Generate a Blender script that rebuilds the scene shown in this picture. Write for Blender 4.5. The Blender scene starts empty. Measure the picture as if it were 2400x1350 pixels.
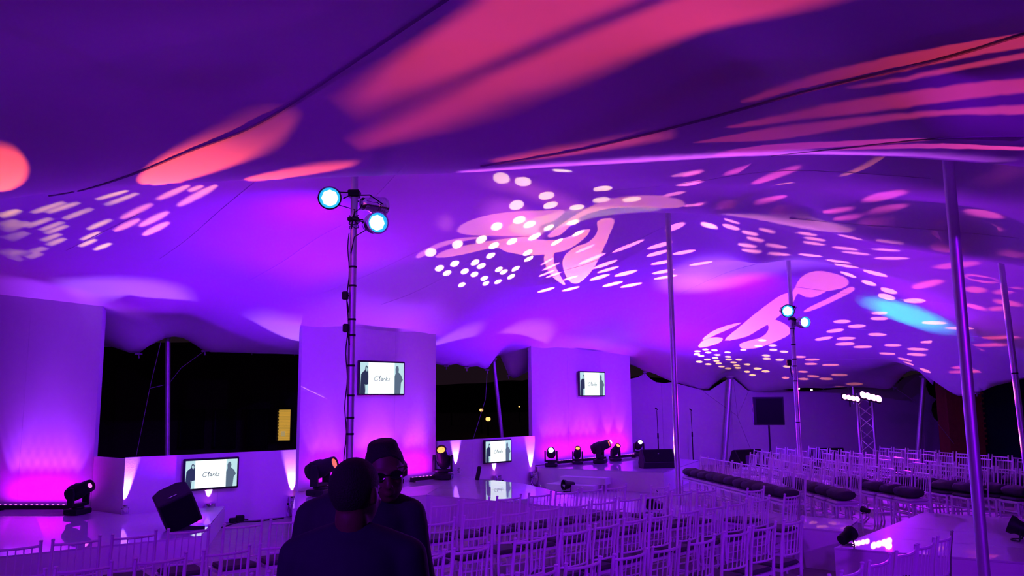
import bpy, math, random
import numpy as np
from mathutils import Vector, Matrix
from mathutils.bvhtree import BVHTree
from mathutils.geometry import delaunay_2d_cdt

# ------------------------------------------------------------------ camera
F_PX = 1880.0            # focal length in pixels of the 2400 px wide frame
CAM_Z = 2.05
SC = bpy.context.scene
COL = SC.collection
up = Vector((-131.0, 13375.0, -1880.0)).normalized()      # world up seen in camera axes
fw = Vector((0, 0, -1)); fw = (fw - up * fw.dot(up)).normalized()
rt = fw.cross(up)
RM = Matrix((rt, fw, up))                                  # camera axes -> world axes
cam_data = bpy.data.cameras.new('camera')
cam_data.sensor_width = 36.0
cam_data.lens = 36.0 * F_PX / 2400.0
cam_data.clip_end = 600
cam = bpy.data.objects.new('camera', cam_data)
COL.objects.link(cam)
cam.matrix_world = Matrix.Translation((0, 0, CAM_Z)) @ RM.to_4x4()
SC.camera = cam

# ------------------------------------------------------------------ world, exposure
world = bpy.data.worlds.new('night'); SC.world = world
world.use_nodes = True
bg = world.node_tree.nodes['Background']
bg.inputs[0].default_value = (1.0, 0.45, 0.85, 1)
bg.inputs[1].default_value = 0.009
SC.view_settings.view_transform = 'Standard'
SC.view_settings.look = 'None'
SC.view_settings.exposure = 0.0
SC.view_settings.gamma = 1.0
SC.view_settings.use_curve_mapping = False
SC.cycles.max_bounces = 5
SC.cycles.diffuse_bounces = 3
SC.cycles.glossy_bounces = 3
SC.cycles.transparent_max_bounces = 8
SC.cycles.sample_clamp_indirect = 6.0
SC.cycles.use_denoising = True
SC.cycles.caustics_reflective = False
SC.cycles.caustics_refractive = False

VIOLET = (0.15, 0.0, 1.0)
BLUE = (0.09, 0.0, 1.0)
MAGENTA = (0.42, 0.006, 1.0)
# wash lights of the room: (name, position, aim, colour, watts, cone degrees, blend, radius); set at or near lanterns built below, the last two added as fill
WASH = [
    ('wash_light', (-3.3, 14.1, 1.25), (-2.5, 11.7, 4.3), MAGENTA, 430, 88, 1.0, 0.03),
    ('wash_light', (-5.25, 13.75, 0.45), (-4.6, 11.4, 4.0), VIOLET, 480, 150, 1.0, 0.03),
    ('wash_light', (0.97, 20.05, 1.0), (1.0, 15.5, 4.6), VIOLET, 1000, 150, 1.0, 0.02),
    ('wash_light', (1.75, 20.9, 1.1), (4.6, 18.0, 4.5), (0.45, 0.12, 1.0), 2500, 32, 1.0, 0.05),
    ('wash_light', (3.7, 22.6, 1.1), (7.4, 19.5, 3.9), VIOLET, 1500, 130, 1.0, 0.06),
    ('wash_light', (-1.6, 9.25, 4.15), (-0.6, 4.5, 1.2), BLUE, 180, 120, 1.0, 0.08),
    ('wash_light', (-1.75, 9.85, 4.1), (-6.6, 14.2, 2.2), VIOLET, 850, 120, 1.0, 0.04),
    ('wash_light', (5.9, 17.3, 4.0), (3.6, 24.0, 1.8), VIOLET, 1400, 140, 1.0, 0.04),
    ('wash_light', (8.12, 18.05, 2.08), (4.6, 10.0, 0.3), (0.34, 0.006, 1.0), 1400, 110, 1.0, 0.07),
    ('wash_light', (8.12, 18.05, 2.2), (8.2, 16.0, 3.9), (0.38, 0.004, 1.0), 200, 100, 1.0, 0.07),
    ('wash_light', (-4.3, -2.6, 3.75), (-1.2, 8.2, 0.5), (0.24, 0.002, 1.0), 1850, 58, 1.0, 0.12),  # added fill for the chair backs, left behind the camera
    ('wash_light', (4.6, -2.6, 3.65), (2.6, 8.2, 0.5), (0.24, 0.002, 1.0), 2150, 60, 1.0, 0.12),  # its added counterpart on the right
]

def P(px, py, z):
    """point of height z seen at pixel (px, py) of the photograph"""
    d = RM @ Vector((px - 1200.0, 675.0 - py, -F_PX))
    return Vector((0, 0, CAM_Z)) + d * ((z - CAM_Z) / d.z)
def PY(px, py, Y):
    d = RM @ Vector((px - 1200.0, 675.0 - py, -F_PX))
    return Vector((0, 0, CAM_Z)) + d * (Y / d.y)
def onwall(px, py, A, B, off=0.0):
    """point of the upright plane through the plan points A and B"""
    d = RM @ Vector((px - 1200.0, 675.0 - py, -F_PX))
    n = Vector((B[1] - A[1], A[0] - B[0], 0)).normalized()
    t = (n.dot(Vector((A[0], A[1], 0))) ) / n.dot(d)
    return Vector((0, 0, CAM_Z)) + d * t + n * off * (-1 if n.dot(d) > 0 else 1)

# ------------------------------------------------------------------ materials
def mat(name, col, rough=0.6, metal=0.0, noise=0.0, nscale=30, bump=0.0, bscale=80, spec=0.5, coat=0.0, emit=None, estr=0.0, trans=0.0):
    m = bpy.data.materials.new(name); m.use_nodes = True
    nt = m.node_tree; b = nt.nodes['Principled BSDF']
    b.inputs['Base Color'].default_value = (*col, 1)
    b.inputs['Roughness'].default_value = rough
    b.inputs['Metallic'].default_value = metal
    b.inputs['Specular IOR Level'].default_value = spec
    b.inputs['Coat Weight'].default_value = coat
    b.inputs['Coat Roughness'].default_value = 0.015
    if trans: b.inputs['Transmission Weight'].default_value = trans
    if emit:
        b.inputs['Emission Color'].default_value = (*emit, 1)
        b.inputs['Emission Strength'].default_value = estr
    tc = nt.nodes.new('ShaderNodeTexCoord')
    if noise:
        n = nt.nodes.new('ShaderNodeTexNoise'); n.inputs['Scale'].default_value = nscale; n.inputs['Detail'].default_value = 4
        nt.links.new(tc.outputs['Object'], n.inputs['Vector'])
        mx = nt.nodes.new('ShaderNodeMix'); mx.data_type = 'RGBA'
        mx.inputs[6].default_value = (*[c * (1 - noise) for c in col], 1)
        mx.inputs[7].default_value = (*[min(1, c * (1 + noise)) for c in col], 1)
        nt.links.new(n.outputs['Fac'], mx.inputs[0]); nt.links.new(mx.outputs[2], b.inputs['Base Color'])
    if bump:
        n2 = nt.nodes.new('ShaderNodeTexNoise'); n2.inputs['Scale'].default_value = bscale; n2.inputs['Detail'].default_value = 3
        nt.links.new(tc.outputs['Object'], n2.inputs['Vector'])
        bp = nt.nodes.new('ShaderNodeBump'); bp.inputs['Strength'].default_value = bump; bp.inputs['Distance'].default_value = 0.01
        nt.links.new(n2.outputs['Fac'], bp.inputs['Height']); nt.links.new(bp.outputs['Normal'], b.inputs['Normal'])
    return m

M = {}
M['canopy'] = mat('stretch_canopy', (0.80, 0.80, 0.80), 0.75, noise=0.03, nscale=3, bump=0.06, bscale=250, spec=0.25)
M['seam'] = mat('canopy_seam', (0.30, 0.28, 0.30), 0.9)
M['flat'] = mat('white_cloth_flat', (0.80, 0.80, 0.80), 0.85, noise=0.03, nscale=6, bump=0.1, bscale=60, spec=0.2)
M['curtain'] = mat('white_side_curtain', (0.62, 0.60, 0.62), 0.85, noise=0.06, nscale=1.5, bump=0.25, bscale=3, spec=0.2)
M['gloss'] = mat('gloss_white_stage_top', (0.62, 0.62, 0.62), 0.5, noise=0.04, nscale=4, coat=1.0, spec=0.2)
M['riser'] = mat('white_stage_side', (0.70, 0.70, 0.70), 0.6, noise=0.03, nscale=5)
M['floor'] = mat('event_floor', (0.30, 0.25, 0.27), 0.75, noise=0.35, nscale=9, bump=0.3, bscale=25)
M['ground'] = mat('night_ground', (0.05, 0.05, 0.05), 0.95, noise=0.3, nscale=2)
M['chair'] = mat('white_painted_wood', (0.78, 0.76, 0.78), 0.4, noise=0.04, nscale=20)
M['pad'] = mat('dark_seat_pad', (0.055, 0.045, 0.06), 0.85, noise=0.25, nscale=30, bump=0.3, bscale=120)
M['wpad'] = mat('white_seat_pad', (0.62, 0.58, 0.62), 0.85, noise=0.08, nscale=30, bump=0.2)
M['bolster'] = mat('charcoal_cushion_cloth', (0.045, 0.040, 0.050), 0.9, noise=0.3, nscale=15, bump=0.4, bscale=40, spec=0.2)
M['pole'] = mat('galvanised_pole', (0.62, 0.62, 0.64), 0.42, metal=0.8, noise=0.12, nscale=12)
M['black'] = mat('black_housing', (0.010, 0.010, 0.012), 0.55, noise=0.3, nscale=15, spec=0.25)
M['cloth_black'] = mat('black_grille_cloth', (0.006, 0.006, 0.007), 0.95, spec=0.1, bump=0.4, bscale=300)
M['welt'] = mat('light_canopy_welt', (0.85, 0.8, 0.85), 0.7)
M['lens_rim'] = mat('lens_blue_rim', (0, 0, 0), 0.3, emit=(0.02, 0.35, 1.0), estr=1.6)
M['rope'] = mat('guy_rope', (0.25, 0.24, 0.25), 0.8)
M['chrome'] = mat('polished_can', (0.75, 0.75, 0.78), 0.12, metal=1.0)
M['truss'] = mat('aluminium_truss', (0.6, 0.6, 0.62), 0.3, metal=0.9)
M['bezel'] = mat('screen_bezel', (0.01, 0.01, 0.012), 0.25)
M['s_white'] = mat('screen_white', (0.0, 0.0, 0.0), 0.3, emit=(0.88, 1.0, 0.97), estr=1.25)
M['s_side'] = mat('screen_pale_blue', (0.0, 0.0, 0.0), 0.3, emit=(0.52, 0.78, 0.84), estr=1.0)
M['s_fig'] = mat('screen_figure_dark', (0.0, 0.0, 0.0), 0.3, emit=(0.02, 0.03, 0.08), estr=1.0)
M['s_fig2'] = mat('screen_figure_grey', (0.0, 0.0, 0.0), 0.3, emit=(0.10, 0.15, 0.22), estr=1.0)
M['ink'] = mat('screen_lettering', (0.0, 0.0, 0.0), 0.3, emit=(0.03, 0.04, 0.10), estr=1.0)
M['brick'] = mat('dark_brick', (0.035, 0.02, 0.018), 0.9, noise=0.3, nscale=8)
M['redbrick'] = mat('red_brick', (0.26, 0.05, 0.03), 0.9, noise=0.3, nscale=8)
M['dark'] = mat('dark_window', (0.004, 0.004, 0.006), 0.3)
M['blind'] = mat('lit_blind', (0.5, 0.35, 0.1), 0.8, emit=(0.72, 0.42, 0.06), estr=0.55)
M['paper'] = mat('window_paper', (0.5, 0.4, 0.2), 0.8, emit=(0.8, 0.6, 0.25), estr=0.45)
M['hill'] = mat('night_trees', (0.012, 0.009, 0.012), 1.0)
M['sodium'] = mat('sodium_lamp', (0, 0, 0), 0.5, emit=(1.0, 0.45, 0.12), estr=2.0)
M['farlamp'] = mat('distant_lamp', (0, 0, 0), 0.5, emit=(1.0, 0.8, 0.55), estr=5)
M['lens_o'] = mat('lens_orange', (0, 0, 0), 0.3, emit=(1.0, 0.16, 0.05), estr=1.1)
M['lens_y'] = mat('lens_amber', (0, 0, 0), 0.3, emit=(1.0, 0.30, 0.05), estr=2.3)
M['lens_w'] = mat('lens_white_blue', (0, 0, 0), 0.3, emit=(0.62, 0.68, 1.0), estr=7)
M['lens_cy'] = mat('lens_par_blue', (0, 0, 0), 0.3, emit=(0.30, 0.75, 1.0), estr=5)
M['lens_p'] = mat('lens_pink', (0, 0, 0), 0.3, emit=(1.0, 0.12, 1.0), estr=2)
M['led'] = mat('led_magenta', (0, 0, 0), 0.3, emit=(1.0, 0.2, 1.0), estr=14)
M['redknob'] = mat('red_connector', (0.6, 0.02, 0.02), 0.4)
M['skin'] = mat('dark_skin', (0.10, 0.045, 0.032), 0.55, noise=0.1, nscale=20)
M['hair'] = mat('black_hair', (0.006, 0.005, 0.005), 0.8, bump=0.6, bscale=200)
M['shirt'] = mat('navy_shirt', (0.010, 0.011, 0.028), 0.85, noise=0.2, nscale=20, bump=0.4, bscale=14)
M['jacket'] = mat('dark_denim_jacket', (0.010, 0.010, 0.022), 0.85, noise=0.3, nscale=40, bump=0.4, bscale=16)
M['trouser'] = mat('dark_trousers', (0.01, 0.01, 0.014), 0.9, bump=0.3, bscale=16)
M['beanie'] = mat('black_knit', (0.006, 0.006, 0.008), 0.95, bump=0.7, bscale=150)
M['frame'] = mat('spectacle_frame', (0.01, 0.01, 0.01), 0.2)
M['thread'] = mat('white_thread', (0.35, 0.35, 0.4), 0.8)

# ------------------------------------------------------------------ mesh helpers
class MB:
    def __init__(s): s.v = []; s.f = []; s.mi = []
    def add(s, vs, fs, mi=0):
        n = len(s.v); s.v += [tuple(v) for v in vs]; s.f += [tuple(i + n for i in f) for f in fs]; s.mi += [mi] * len(fs)
        return s
    def box(s, c, size, rz=0.0, mi=0, R=None):
        R = R or Matrix.Rotation(rz, 3, 'Z'); c = Vector(c)
        x, y, z = [k / 2 for k in size]
        vs = [c + R @ Vector((a * x, b * y, d * z)) for a in (-1, 1) for b in (-1, 1) for d in (-1, 1)]
        return s.add(vs, [(0, 1, 3, 2), (4, 6, 7, 5), (0, 4, 5, 1), (2, 3, 7, 6), (0, 2, 6, 4), (1, 5, 7, 3)], mi)
    def bbox(s, c, size, bev, rz=0.0, mi=0, R=None):
        """box with chamfered upright and level edges"""
        R = R or Matrix.Rotation(rz, 3, 'Z'); c = Vector(c)
        x, y, z = [k / 2 for k in size]; b = min(bev, x * .9, y * .9, z * .9)
        def ring(w, d, h): 
            q = b if (w > x - 1e-9) else b * .6
            return [(w - q, d, h), (w, d - q, h), (w, -d + q, h), (w - q, -d, h), (-w + q, -d, h), (-w, -d + q, h), (-w, d - q, h), (-w + q, d, h)]
        rs = [ring(x - b, y - b, -z), ring(x, y, -z + b), ring(x, y, z - b), ring(x - b, y - b, z)]
        vs = [c + R @ Vector(p) for r in rs for p in r]
        fs = [tuple(range(8)), tuple(range(31, 23, -1))]
        for k in range(3):
            for i in range(8):
                j = (i + 1) % 8; fs.append((k * 8 + i, k * 8 + 8 + i, k * 8 + 8 + j, k * 8 + j))
        return s.add(vs, fs, mi)
    def tube(s, pts, r, seg=10, caps=True, mi=0, ell=1.0):
        pts = [Vector(p) for p in pts]; n = len(pts)
        rs = r if isinstance(r, (list, tuple)) else [r] * n
        vs = []; prev = None
        for i, p in enumerate(pts):
            t = (pts[min(i + 1, n - 1)] - pts[max(i - 1, 0)]).normalized()
            if prev is None:
                a = Vector((0, 0, 1)) if abs(t.z) < .9 else Vector((1, 0, 0)); u = t.cross(a).normalized()
            else:
                u = (prev - t * prev.dot(t)).normalized()
            prev = u; w = t.cross(u)
            for k in range(seg):
                a = 2 * math.pi * k / seg
                vs.append(p + (u * math.cos(a) + w * math.sin(a) * ell) * rs[i])
        fs = []
        for i in range(n - 1):
            for k in range(seg):
                j = (k + 1) % seg
                fs.append((i * seg + k, i * seg + j, (i + 1) * seg + j, (i + 1) * seg + k))
        if caps: fs += [tuple(range(seg - 1, -1, -1)), tuple((n - 1) * seg + k for k in range(seg))]
        return s.add(vs, fs, mi)
    def lathe(s, prof, c=(0, 0, 0), seg=20, R=None, mi=0):
        """profile of (radius, height)"""
        c = Vector(c); R = R or Matrix.Identity(3); vs = []; n = len(prof)
        for (r, h) in prof:
            for k in range(seg):
                a = 2 * math.pi * k / seg
                vs.append(c + R @ Vector((r * math.cos(a), r * math.sin(a), h)))
        fs = []
        for i in range(n - 1):
            for k in range(seg):
                j = (k + 1) % seg
                fs.append((i * seg + k, i * seg + j, (i + 1) * seg + j, (i + 1) * seg + k))
        fs += [tuple(range(seg - 1, -1, -1)), tuple((n - 1) * seg + k for k in range(seg))]
        return s.add(vs, fs, mi)
    def ball(s, c, r, seg=12, mi=0, R=None):
        rr = r if isinstance(r, (tuple, list)) else (r, r, r); R = R or Matrix.Identity(3); c = Vector(c)
        nr = max(4, seg // 2); vs = [c + R @ Vector((0, 0, -rr[2]))]
        for i in range(1, nr):
            t = math.pi * i / nr
            for k in range(seg):
                a = 2 * math.pi * k / seg
                vs.append(c + R @ Vector((rr[0] * math.sin(t) * math.cos(a), rr[1] * math.sin(t) * math.sin(a), -rr[2] * math.cos(t))))
        vs.append(c + R @ Vector((0, 0, rr[2]))); L = len(vs) - 1; fs = []
        for k in range(seg):
            j = (k + 1) % seg
            fs.append((0, 1 + j, 1 + k)); fs.append((L, L - seg + k, L - seg + j))
        for i in range(nr - 2):
            for k in range(seg):
                j = (k + 1) % seg; a = 1 + i * seg
                fs.append((a + k, a + j, a + seg + j, a + seg + k))
        return s.add(vs, fs, mi)
    def prism(s, poly, ax, dx, mi=0):
        """extrude: poly of (a, b) in the plane origin ax=(o, A, B) along dx"""
        o, A, B = [Vector(q) for q in ax]; dx = Vector(dx); n = len(poly)
        v0 = [o + A * p[0] + B * p[1] for p in poly]; vs = v0 + [v + dx for v in v0]
        fs = [tuple(range(n)), tuple(range(2 * n - 1, n - 1, -1))]
        for i in range(n):
            j = (i + 1) % n; fs.append((i, i + n, j + n, j))
        return s.add(vs, fs, mi)
    def slab(s, poly, z0, z1, mi=0, mtop=None):
        n = len(poly)
        a = sum(poly[i][0] * poly[(i + 1) % n][1] - poly[(i + 1) % n][0] * poly[i][1] for i in range(n))
        if a < 0: poly = poly[::-1]
        vs = [(p[0], p[1], z0) for p in poly] + [(p[0], p[1], z1) for p in poly]
        s.add(vs, [tuple(range(n - 1, -1, -1))] + [(i, (i + 1) % n, (i + 1) % n + n, i + n) for i in range(n)], mi)
        s.add([(p[0], p[1], z1) for p in poly], [tuple(range(n))], mi if mtop is None else mtop)
        return s
    def build(s, name, material, parent=None, smooth=False, loc=None, bevel=0):
        me = bpy.data.meshes.new(name); me.from_pydata(s.v, [], s.f)
        mats = material if isinstance(material, (list, tuple)) else [material]
        for m in mats: me.materials.append(m)
        if len(mats) > 1: me.polygons.foreach_set('material_index', s.mi)
        if smooth: me.polygons.foreach_set('use_smooth', [True] * len(me.polygons))
        me.validate(); me.update()
        if smooth and smooth != 'all':
            try: me.set_sharp_from_angle(angle=math.radians(40))
            except Exception: pass
        o = bpy.data.objects.new(name, me); COL.objects.link(o)
        if parent is not None: o.parent = parent
        if loc is not None: o.location = loc
        if bevel:
            b = o.modifiers.new('bevel', 'BEVEL'); b.width = bevel; b.segments = 2; b.limit_method = 'ANGLE'
        return o

def tag(o, label=None, cat=None, group=None, kind=None):
    if label: o['label'] = label
    if cat: o['category'] = cat
    if group: o['group'] = group
    if kind: o['kind'] = kind
    return o
def empty(name, loc=(0, 0, 0), rz=0.0, label=None, cat=None, group=None):
    o = bpy.data.objects.new(name, None); COL.objects.link(o); o.location = loc; o.rotation_euler = (0, 0, rz)
    o.empty_display_size = 0.1
    return tag(o, label, cat, group)
def copy_tree(o, parent=None, kids=None):
    c = o.copy(); COL.objects.link(c); c.parent = parent
    for ch in (kids[o.name] if kids and o.name in kids else list(o.children)): copy_tree(ch, c)
    return c
def spot(name, pos, aim, col, watts, cone, blend=1.0, radius=0.05, parent=None):
    l = bpy.data.lights.new(name, 'SPOT'); l.color = col; l.energy = watts
    l.spot_size = math.radians(cone); l.spot_blend = blend; l.shadow_soft_size = radius
    o = bpy.data.objects.new(name, l); COL.objects.link(o)
    d = (Vector(aim) - Vector(pos)).normalized()
    mw = Matrix.Translation(pos) @ d.to_track_quat('-Z', 'Y').to_matrix().to_4x4()
    if parent is not None:
        o.parent = parent; bpy_m = Matrix.LocRotScale(parent.location, parent.rotation_euler, parent.scale)
        mw = bpy_m.inverted() @ mw
    o.matrix_local = mw if parent is not None else mw
    return o
for (n_, p_, a_, c_, w_, k_, b_, r_) in WASH: spot(n_, p_, a_, c_, w_, k_, b_, r_)
def area(name, pos, aim, col, watts, sx, sy, roll_dir=None, spread=180, parent=None):
    l = bpy.data.lights.new(name, 'AREA'); l.shape = 'RECTANGLE'; l.size = sx; l.size_y = sy; l.color = col; l.energy = watts
    l.spread = math.radians(spread)
    o = bpy.data.objects.new(name, l); COL.objects.link(o)
    z = -(Vector(aim) - Vector(pos)).normalized()
    x = Vector(roll_dir) if roll_dir else Vector((1, 0, 0)); x = (x - z * x.dot(z)).normalized(); y = z.cross(x)
    mw = Matrix.Translation(pos) @ Matrix((x, y, z)).transposed().to_4x4()
    if parent is not None:
        o.parent = parent; mw = Matrix.LocRotScale(parent.location, parent.rotation_euler, parent.scale).inverted() @ mw
    o.matrix_local = mw
    return o

# ================================================================== SETTING
# plan of the stage wall, left to right
PA0, PA1 = (-11.2, 14.35), (-7.22, 14.05)           # tall panel at the left edge of the picture
LA0, LAc, LA1 = (-7.2, 14.02), (-6.34, 13.35), (-3.95, 15.2)
PB0, PB1 = (-3.88, 14.78), (-1.63, 17.05)
LB0, LB1 = (-1.64, 17.55), (0.52, 19.85)
PC0, PC1 = (0.47, 20.35), (3.40, 23.35)
HL = 0.30; HM = 0.47; HC = 0.45                      # deck heights

b = MB(); b.box((0, 14, -0.05), (60, 60, 0.1))
tag(b.build('floor', M['floor']), kind='structure')
b = MB(); b.box((0, 130, -0.4), (400, 200, 0.2))
tag(b.build('ground', M['ground']), kind='structure')

# ---- canopy ------------------------------------------------------
CTRL = []
def c3(px, py, Y): CTRL.append(tuple(PY(px, py, Y)))
# first fold: the near sheet dips to it, then climbs to the first row of poles
for (px, py, Y) in [(-200, 482, 9.2), (0, 468, 8.6), (200, 447, 8.3), (450, 428, 8.1), (640, 421, 7.9), (830, 414, 7.8), (1100, 404, 7.6), (1300, 394, 7.4),
                    (1500, 384, 7.0), (1700, 372, 6.6), (1900, 365, 6.0), (2100, 368, 5.5), (2220, 376, 5.3), (2400, 390, 5.2), (2600, 410, 5.2)]:
    c3(px, py, Y)
    p = PY(px, py, Y); el = (p.z - CAM_Z) / p.y
    q = p * 1.0; s = (Y - 0.9) / Y; CTRL.append((p.x * s, p.y * s, CAM_Z + el * p.y * s + 0.15 + 0.10 * min(1, max(0, (px - 1200) / 900))))
    s = (Y + 0.9) / Y; CTRL.append((p.x * s, p.y * s, CAM_Z + el * p.y * s + 0.09))
for (px, py, Y) in [(0, 0, 4.3), (600, 0, 4.5), (1200, 0, 4.6), (1800, 0, 4.0), (2400, 0, 3.45), (600, 220, 6.1), (1200, 220, 5.9), (1800, 190, 5.0), (2300, 190, 4.2), (50, 250, 6.2)]: c3(px, py, Y)
CTRL += [(-12, -4, 4.4), (0, -4, 4.9), (12, -4, 4.2), (-12, 4, 4.2), (12, 4, 3.8), (-13, 10, 3.9), (13, 10, 3.4), (0, 1, 4.75), (14, 15, 2.9)]
# far vault
for (px, py, Y) in [(60, 520, 10.6), (60, 620, 12.2), (300, 500, 10.4), (300, 600, 12.0), (300, 700, 13.6),
                    (600, 470, 10.2), (600, 600, 12.6), (600, 700, 14.2),
                    (830, 450, 10.4), (830, 600, 13.0), (830, 700, 15.0),
                    (1020, 450, 10.6), (1020, 600, 13.8), (1020, 720, 16.4),
                    (1200, 430, 10.4), (1200, 520, 12.8), (1200, 620, 15.4), (1200, 720, 18.0),
                    (1400, 440, 10.8), (1400, 520, 13.2), (1400, 620, 16.4), (1400, 740, 20.0),
                    (1565, 430, 9.6), (1565, 470, 11.2), (1565, 560, 15.6), (1565, 660, 18.6), (1565, 780, 22.0),
                    (1700, 430, 9.4), (1700, 470, 11.2), (1700, 560, 15.4), (1700, 660, 18.4), (1700, 780, 22.0),
                    (1900, 430, 8.8), (1900, 490, 11.0), (1900, 660, 19.0), (1900, 780, 22.0), (1900, 860, 24.2),
                    (2100, 420, 7.6), (2100, 500, 9.8), (2100, 660, 16.6), (2100, 780, 20.4), (2060, 860, 23.4),
                    (2300, 450, 7.4), (2300, 540, 9.6), (2300, 680, 14.6), (2300, 800, 17.6), (2400, 760, 15.0), (2520, 640, 11.0)]: c3(px, py, Y)
# second fold, in front of the second row of poles
for (px, py, Y) in [(1490, 500, 12.6), (1565, 496, 12.6), (1700, 502, 12.4), (1850, 519, 12.2), (1950, 543, 11.9), (2100, 572, 11.3), (2250, 592, 10.9), (2400, 617, 10.6)]:
    c3(px, py, Y); p = PY(px, py, Y); el = (p.z - CAM_Z) / p.y
    for dy, dz in ((-1.0, 0.08), (1.1, 0.12)):
        s = (Y + dy) / Y; CTRL.append((p.x * s, p.y * s, CAM_Z + el * p.y * s + dz))
# third fold at the pole with the small lamps
for (px, py, Y) in [(1760, 616, 16.2), (1850, 609, 16.2), (1960, 622, 16.0)]:
    c3(px, py, Y); p = PY(px, py, Y); el = (p.z - CAM_Z) / p.y
    for dy, dz in ((-0.8, 0.05), (0.8, 0.06)):
        s = (Y + dy) / Y; CTRL.append((p.x * s, p.y * s, CAM_Z + el * p.y * s + dz))
for q in [(395, 738, 14.5), (425, 744, 14.8), (362, 752, 14.6), (1163, 812, 19.7), (1172, 822, 20.3), (1712, 866, 25.6), (1697, 870, 25.8), (1728, 872, 25.6), (2148, 846, 24.2), (2128, 856, 24.5), (2172, 850, 22.9), (2190, 875, 22.4)]: c3(*q)
# canopy resting on the tall panels
TOPS = [(x_, y_, PA0, PA1) for x_, y_ in ((-60, 683), (0, 690), (60, 697), (120, 703), (180, 710), (238, 717))] + [(x_, y_, PB0, PB1) for x_, y_ in ((705, 762), (780, 766), (860, 771), (940, 778), (1018, 784))] \
    + [(x_, y_, PC0, PC1) for x_, y_ in ((1245, 811), (1300, 814), (1360, 819), (1420, 826), (1476, 834))]
for (px, py, A, B) in TOPS: CTRL.append(tuple(onwall(px, py, A, B)))
# eaves, left to right, with a tie point at each 1
EDGE = [(-260, 790, 17.0, 0), (0, 800, 16.2, 0), (200, 815, 15.6, 0), (240, 813, 15.3, 0), (285, 815, 15.2, 0), (325, 829, 15.1, 1), (342, 806, 15.3, 0), (364, 776, 15.6, 0), (395, 757, 15.9, 0), (440, 766, 16.0, 0), (462, 796, 15.9, 0),
        (480, 822, 15.8, 1), (535, 814, 16.2, 0), (590, 822, 16.5, 1), (640, 817, 16.8, 0), (690, 824, 17.2, 1), (860, 842, 18.4, 0), (1000, 850, 19.2, 0),
        (1046, 857, 19.6, 1), (1070, 853, 19.7, 0), (1094, 861, 19.9, 1), (1118, 858, 20.0, 0), (1142, 867, 20.2, 1), (1150, 850, 20.4, 0), (1160, 838, 20.7, 0), (1172, 834, 20.9, 0), (1180, 852, 21.0, 0), (1192, 880, 21.2, 1), (1241, 869, 22.0, 0),
        (1350, 858, 23.5, 0), (1470, 853, 24.6, 0), (1499, 863, 24.8, 0), (1511, 873, 24.9, 1), (1523, 872, 25.0, 0), (1551, 884, 25.1, 0), (1573, 893, 25.3, 0), (1625, 908, 25.6, 0), (1649, 918, 25.8, 1), (1662, 914, 25.9, 0), (1680, 897, 26.2, 0),
        (1695, 884, 26.5, 0), (1712, 881, 26.6, 0), (1730, 886, 26.6, 0), (1742, 900, 26.4, 0), (1753, 915, 26.2, 1), (1790, 911, 26.4, 0), (1830, 912, 26.4, 1), (1865, 908, 26.5, 0), (1930, 910, 26.5, 1), (1990, 907, 26.4, 1),
        (2060, 908, 26.0, 0), (2096, 908, 25.6, 1), (2108, 890, 25.5, 0), (2125, 874, 25.4, 0), (2148, 864, 25.2, 0), (2167, 876, 24.4, 0), (2186, 903, 23.4, 0), (2205, 936, 22.4, 1), (2235, 924, 21.6, 0), (2290, 921, 20.6, 1), (2330, 905, 20.0, 0), (2400, 888, 19.2, 0), (2480, 876, 18.4, 0), (2600, 900, 17.4, 1)]
edge_pts = [PY(a, b_, Y) for (a, b_, Y, t) in EDGE]
CTRL += [tuple(p) for p in edge_pts]
POLES = {}   # plan position of the inner masts
m1 = PY(826, 700, 9.4); m2 = PY(1573, 700, 13.3); m3 = PY(1853, 700, 17.0); m4 = PY(2250, 700, 6.7); m5 = PY(2360, 760, 12.3)
CTRL += [(m1.x, m1.y, 5.02), (m2.x, m2.y, 5.42), (m3.x, m3.y, 5.12), (m4.x, m4.y, 4.25), (m5.x, m5.y, 4.22)]
C = np.array(CTRL)
# drop near-duplicates
keep = []
for i in range(len(C)):
    if all(np.hypot(*(C[i, :2] - C[j, :2])) > 0.12 for j in keep): keep.append(i)
C = C[keep]
def tps(d): 
    d = np.maximum(d, 1e-9); return d * d * np.log(d)
n = len(C); D = np.hypot(C[:, None, 0] - C[None, :, 0], C[:, None, 1] - C[None, :, 1])
A_ = np.zeros((n + 3, n + 3)); A_[:n, :n] = tps(D) + np.eye(n) * 0.003
A_[:n, n] = 1; A_[:n, n + 1:n + 3] = C[:, :2]; A_[n, :n] = 1; A_[n + 1:n + 3, :n] = C[:, :2].T
W_ = np.linalg.solve(A_, np.concatenate([C[:, 2], np.zeros(3)]))
def canopy_z(X, Y):
    X = np.asarray(X, float); Y = np.asarray(Y, float)
    d = np.hypot(X[:, None] - C[None, :, 0], Y[:, None] - C[None, :, 1])
    z = tps(d) @ W_[:n] + W_[n] + W_[n + 1] * X + W_[n + 2] * Y
    for m, h, r in ((m1, .10, .35), (m2, .08, .4), (m3, .08, .4), (m4, .10, .3), (m5, .06, .35)):
        z += h * np.exp(-np.hypot(X - m.x, Y - m.y) / r)
    return z
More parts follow.
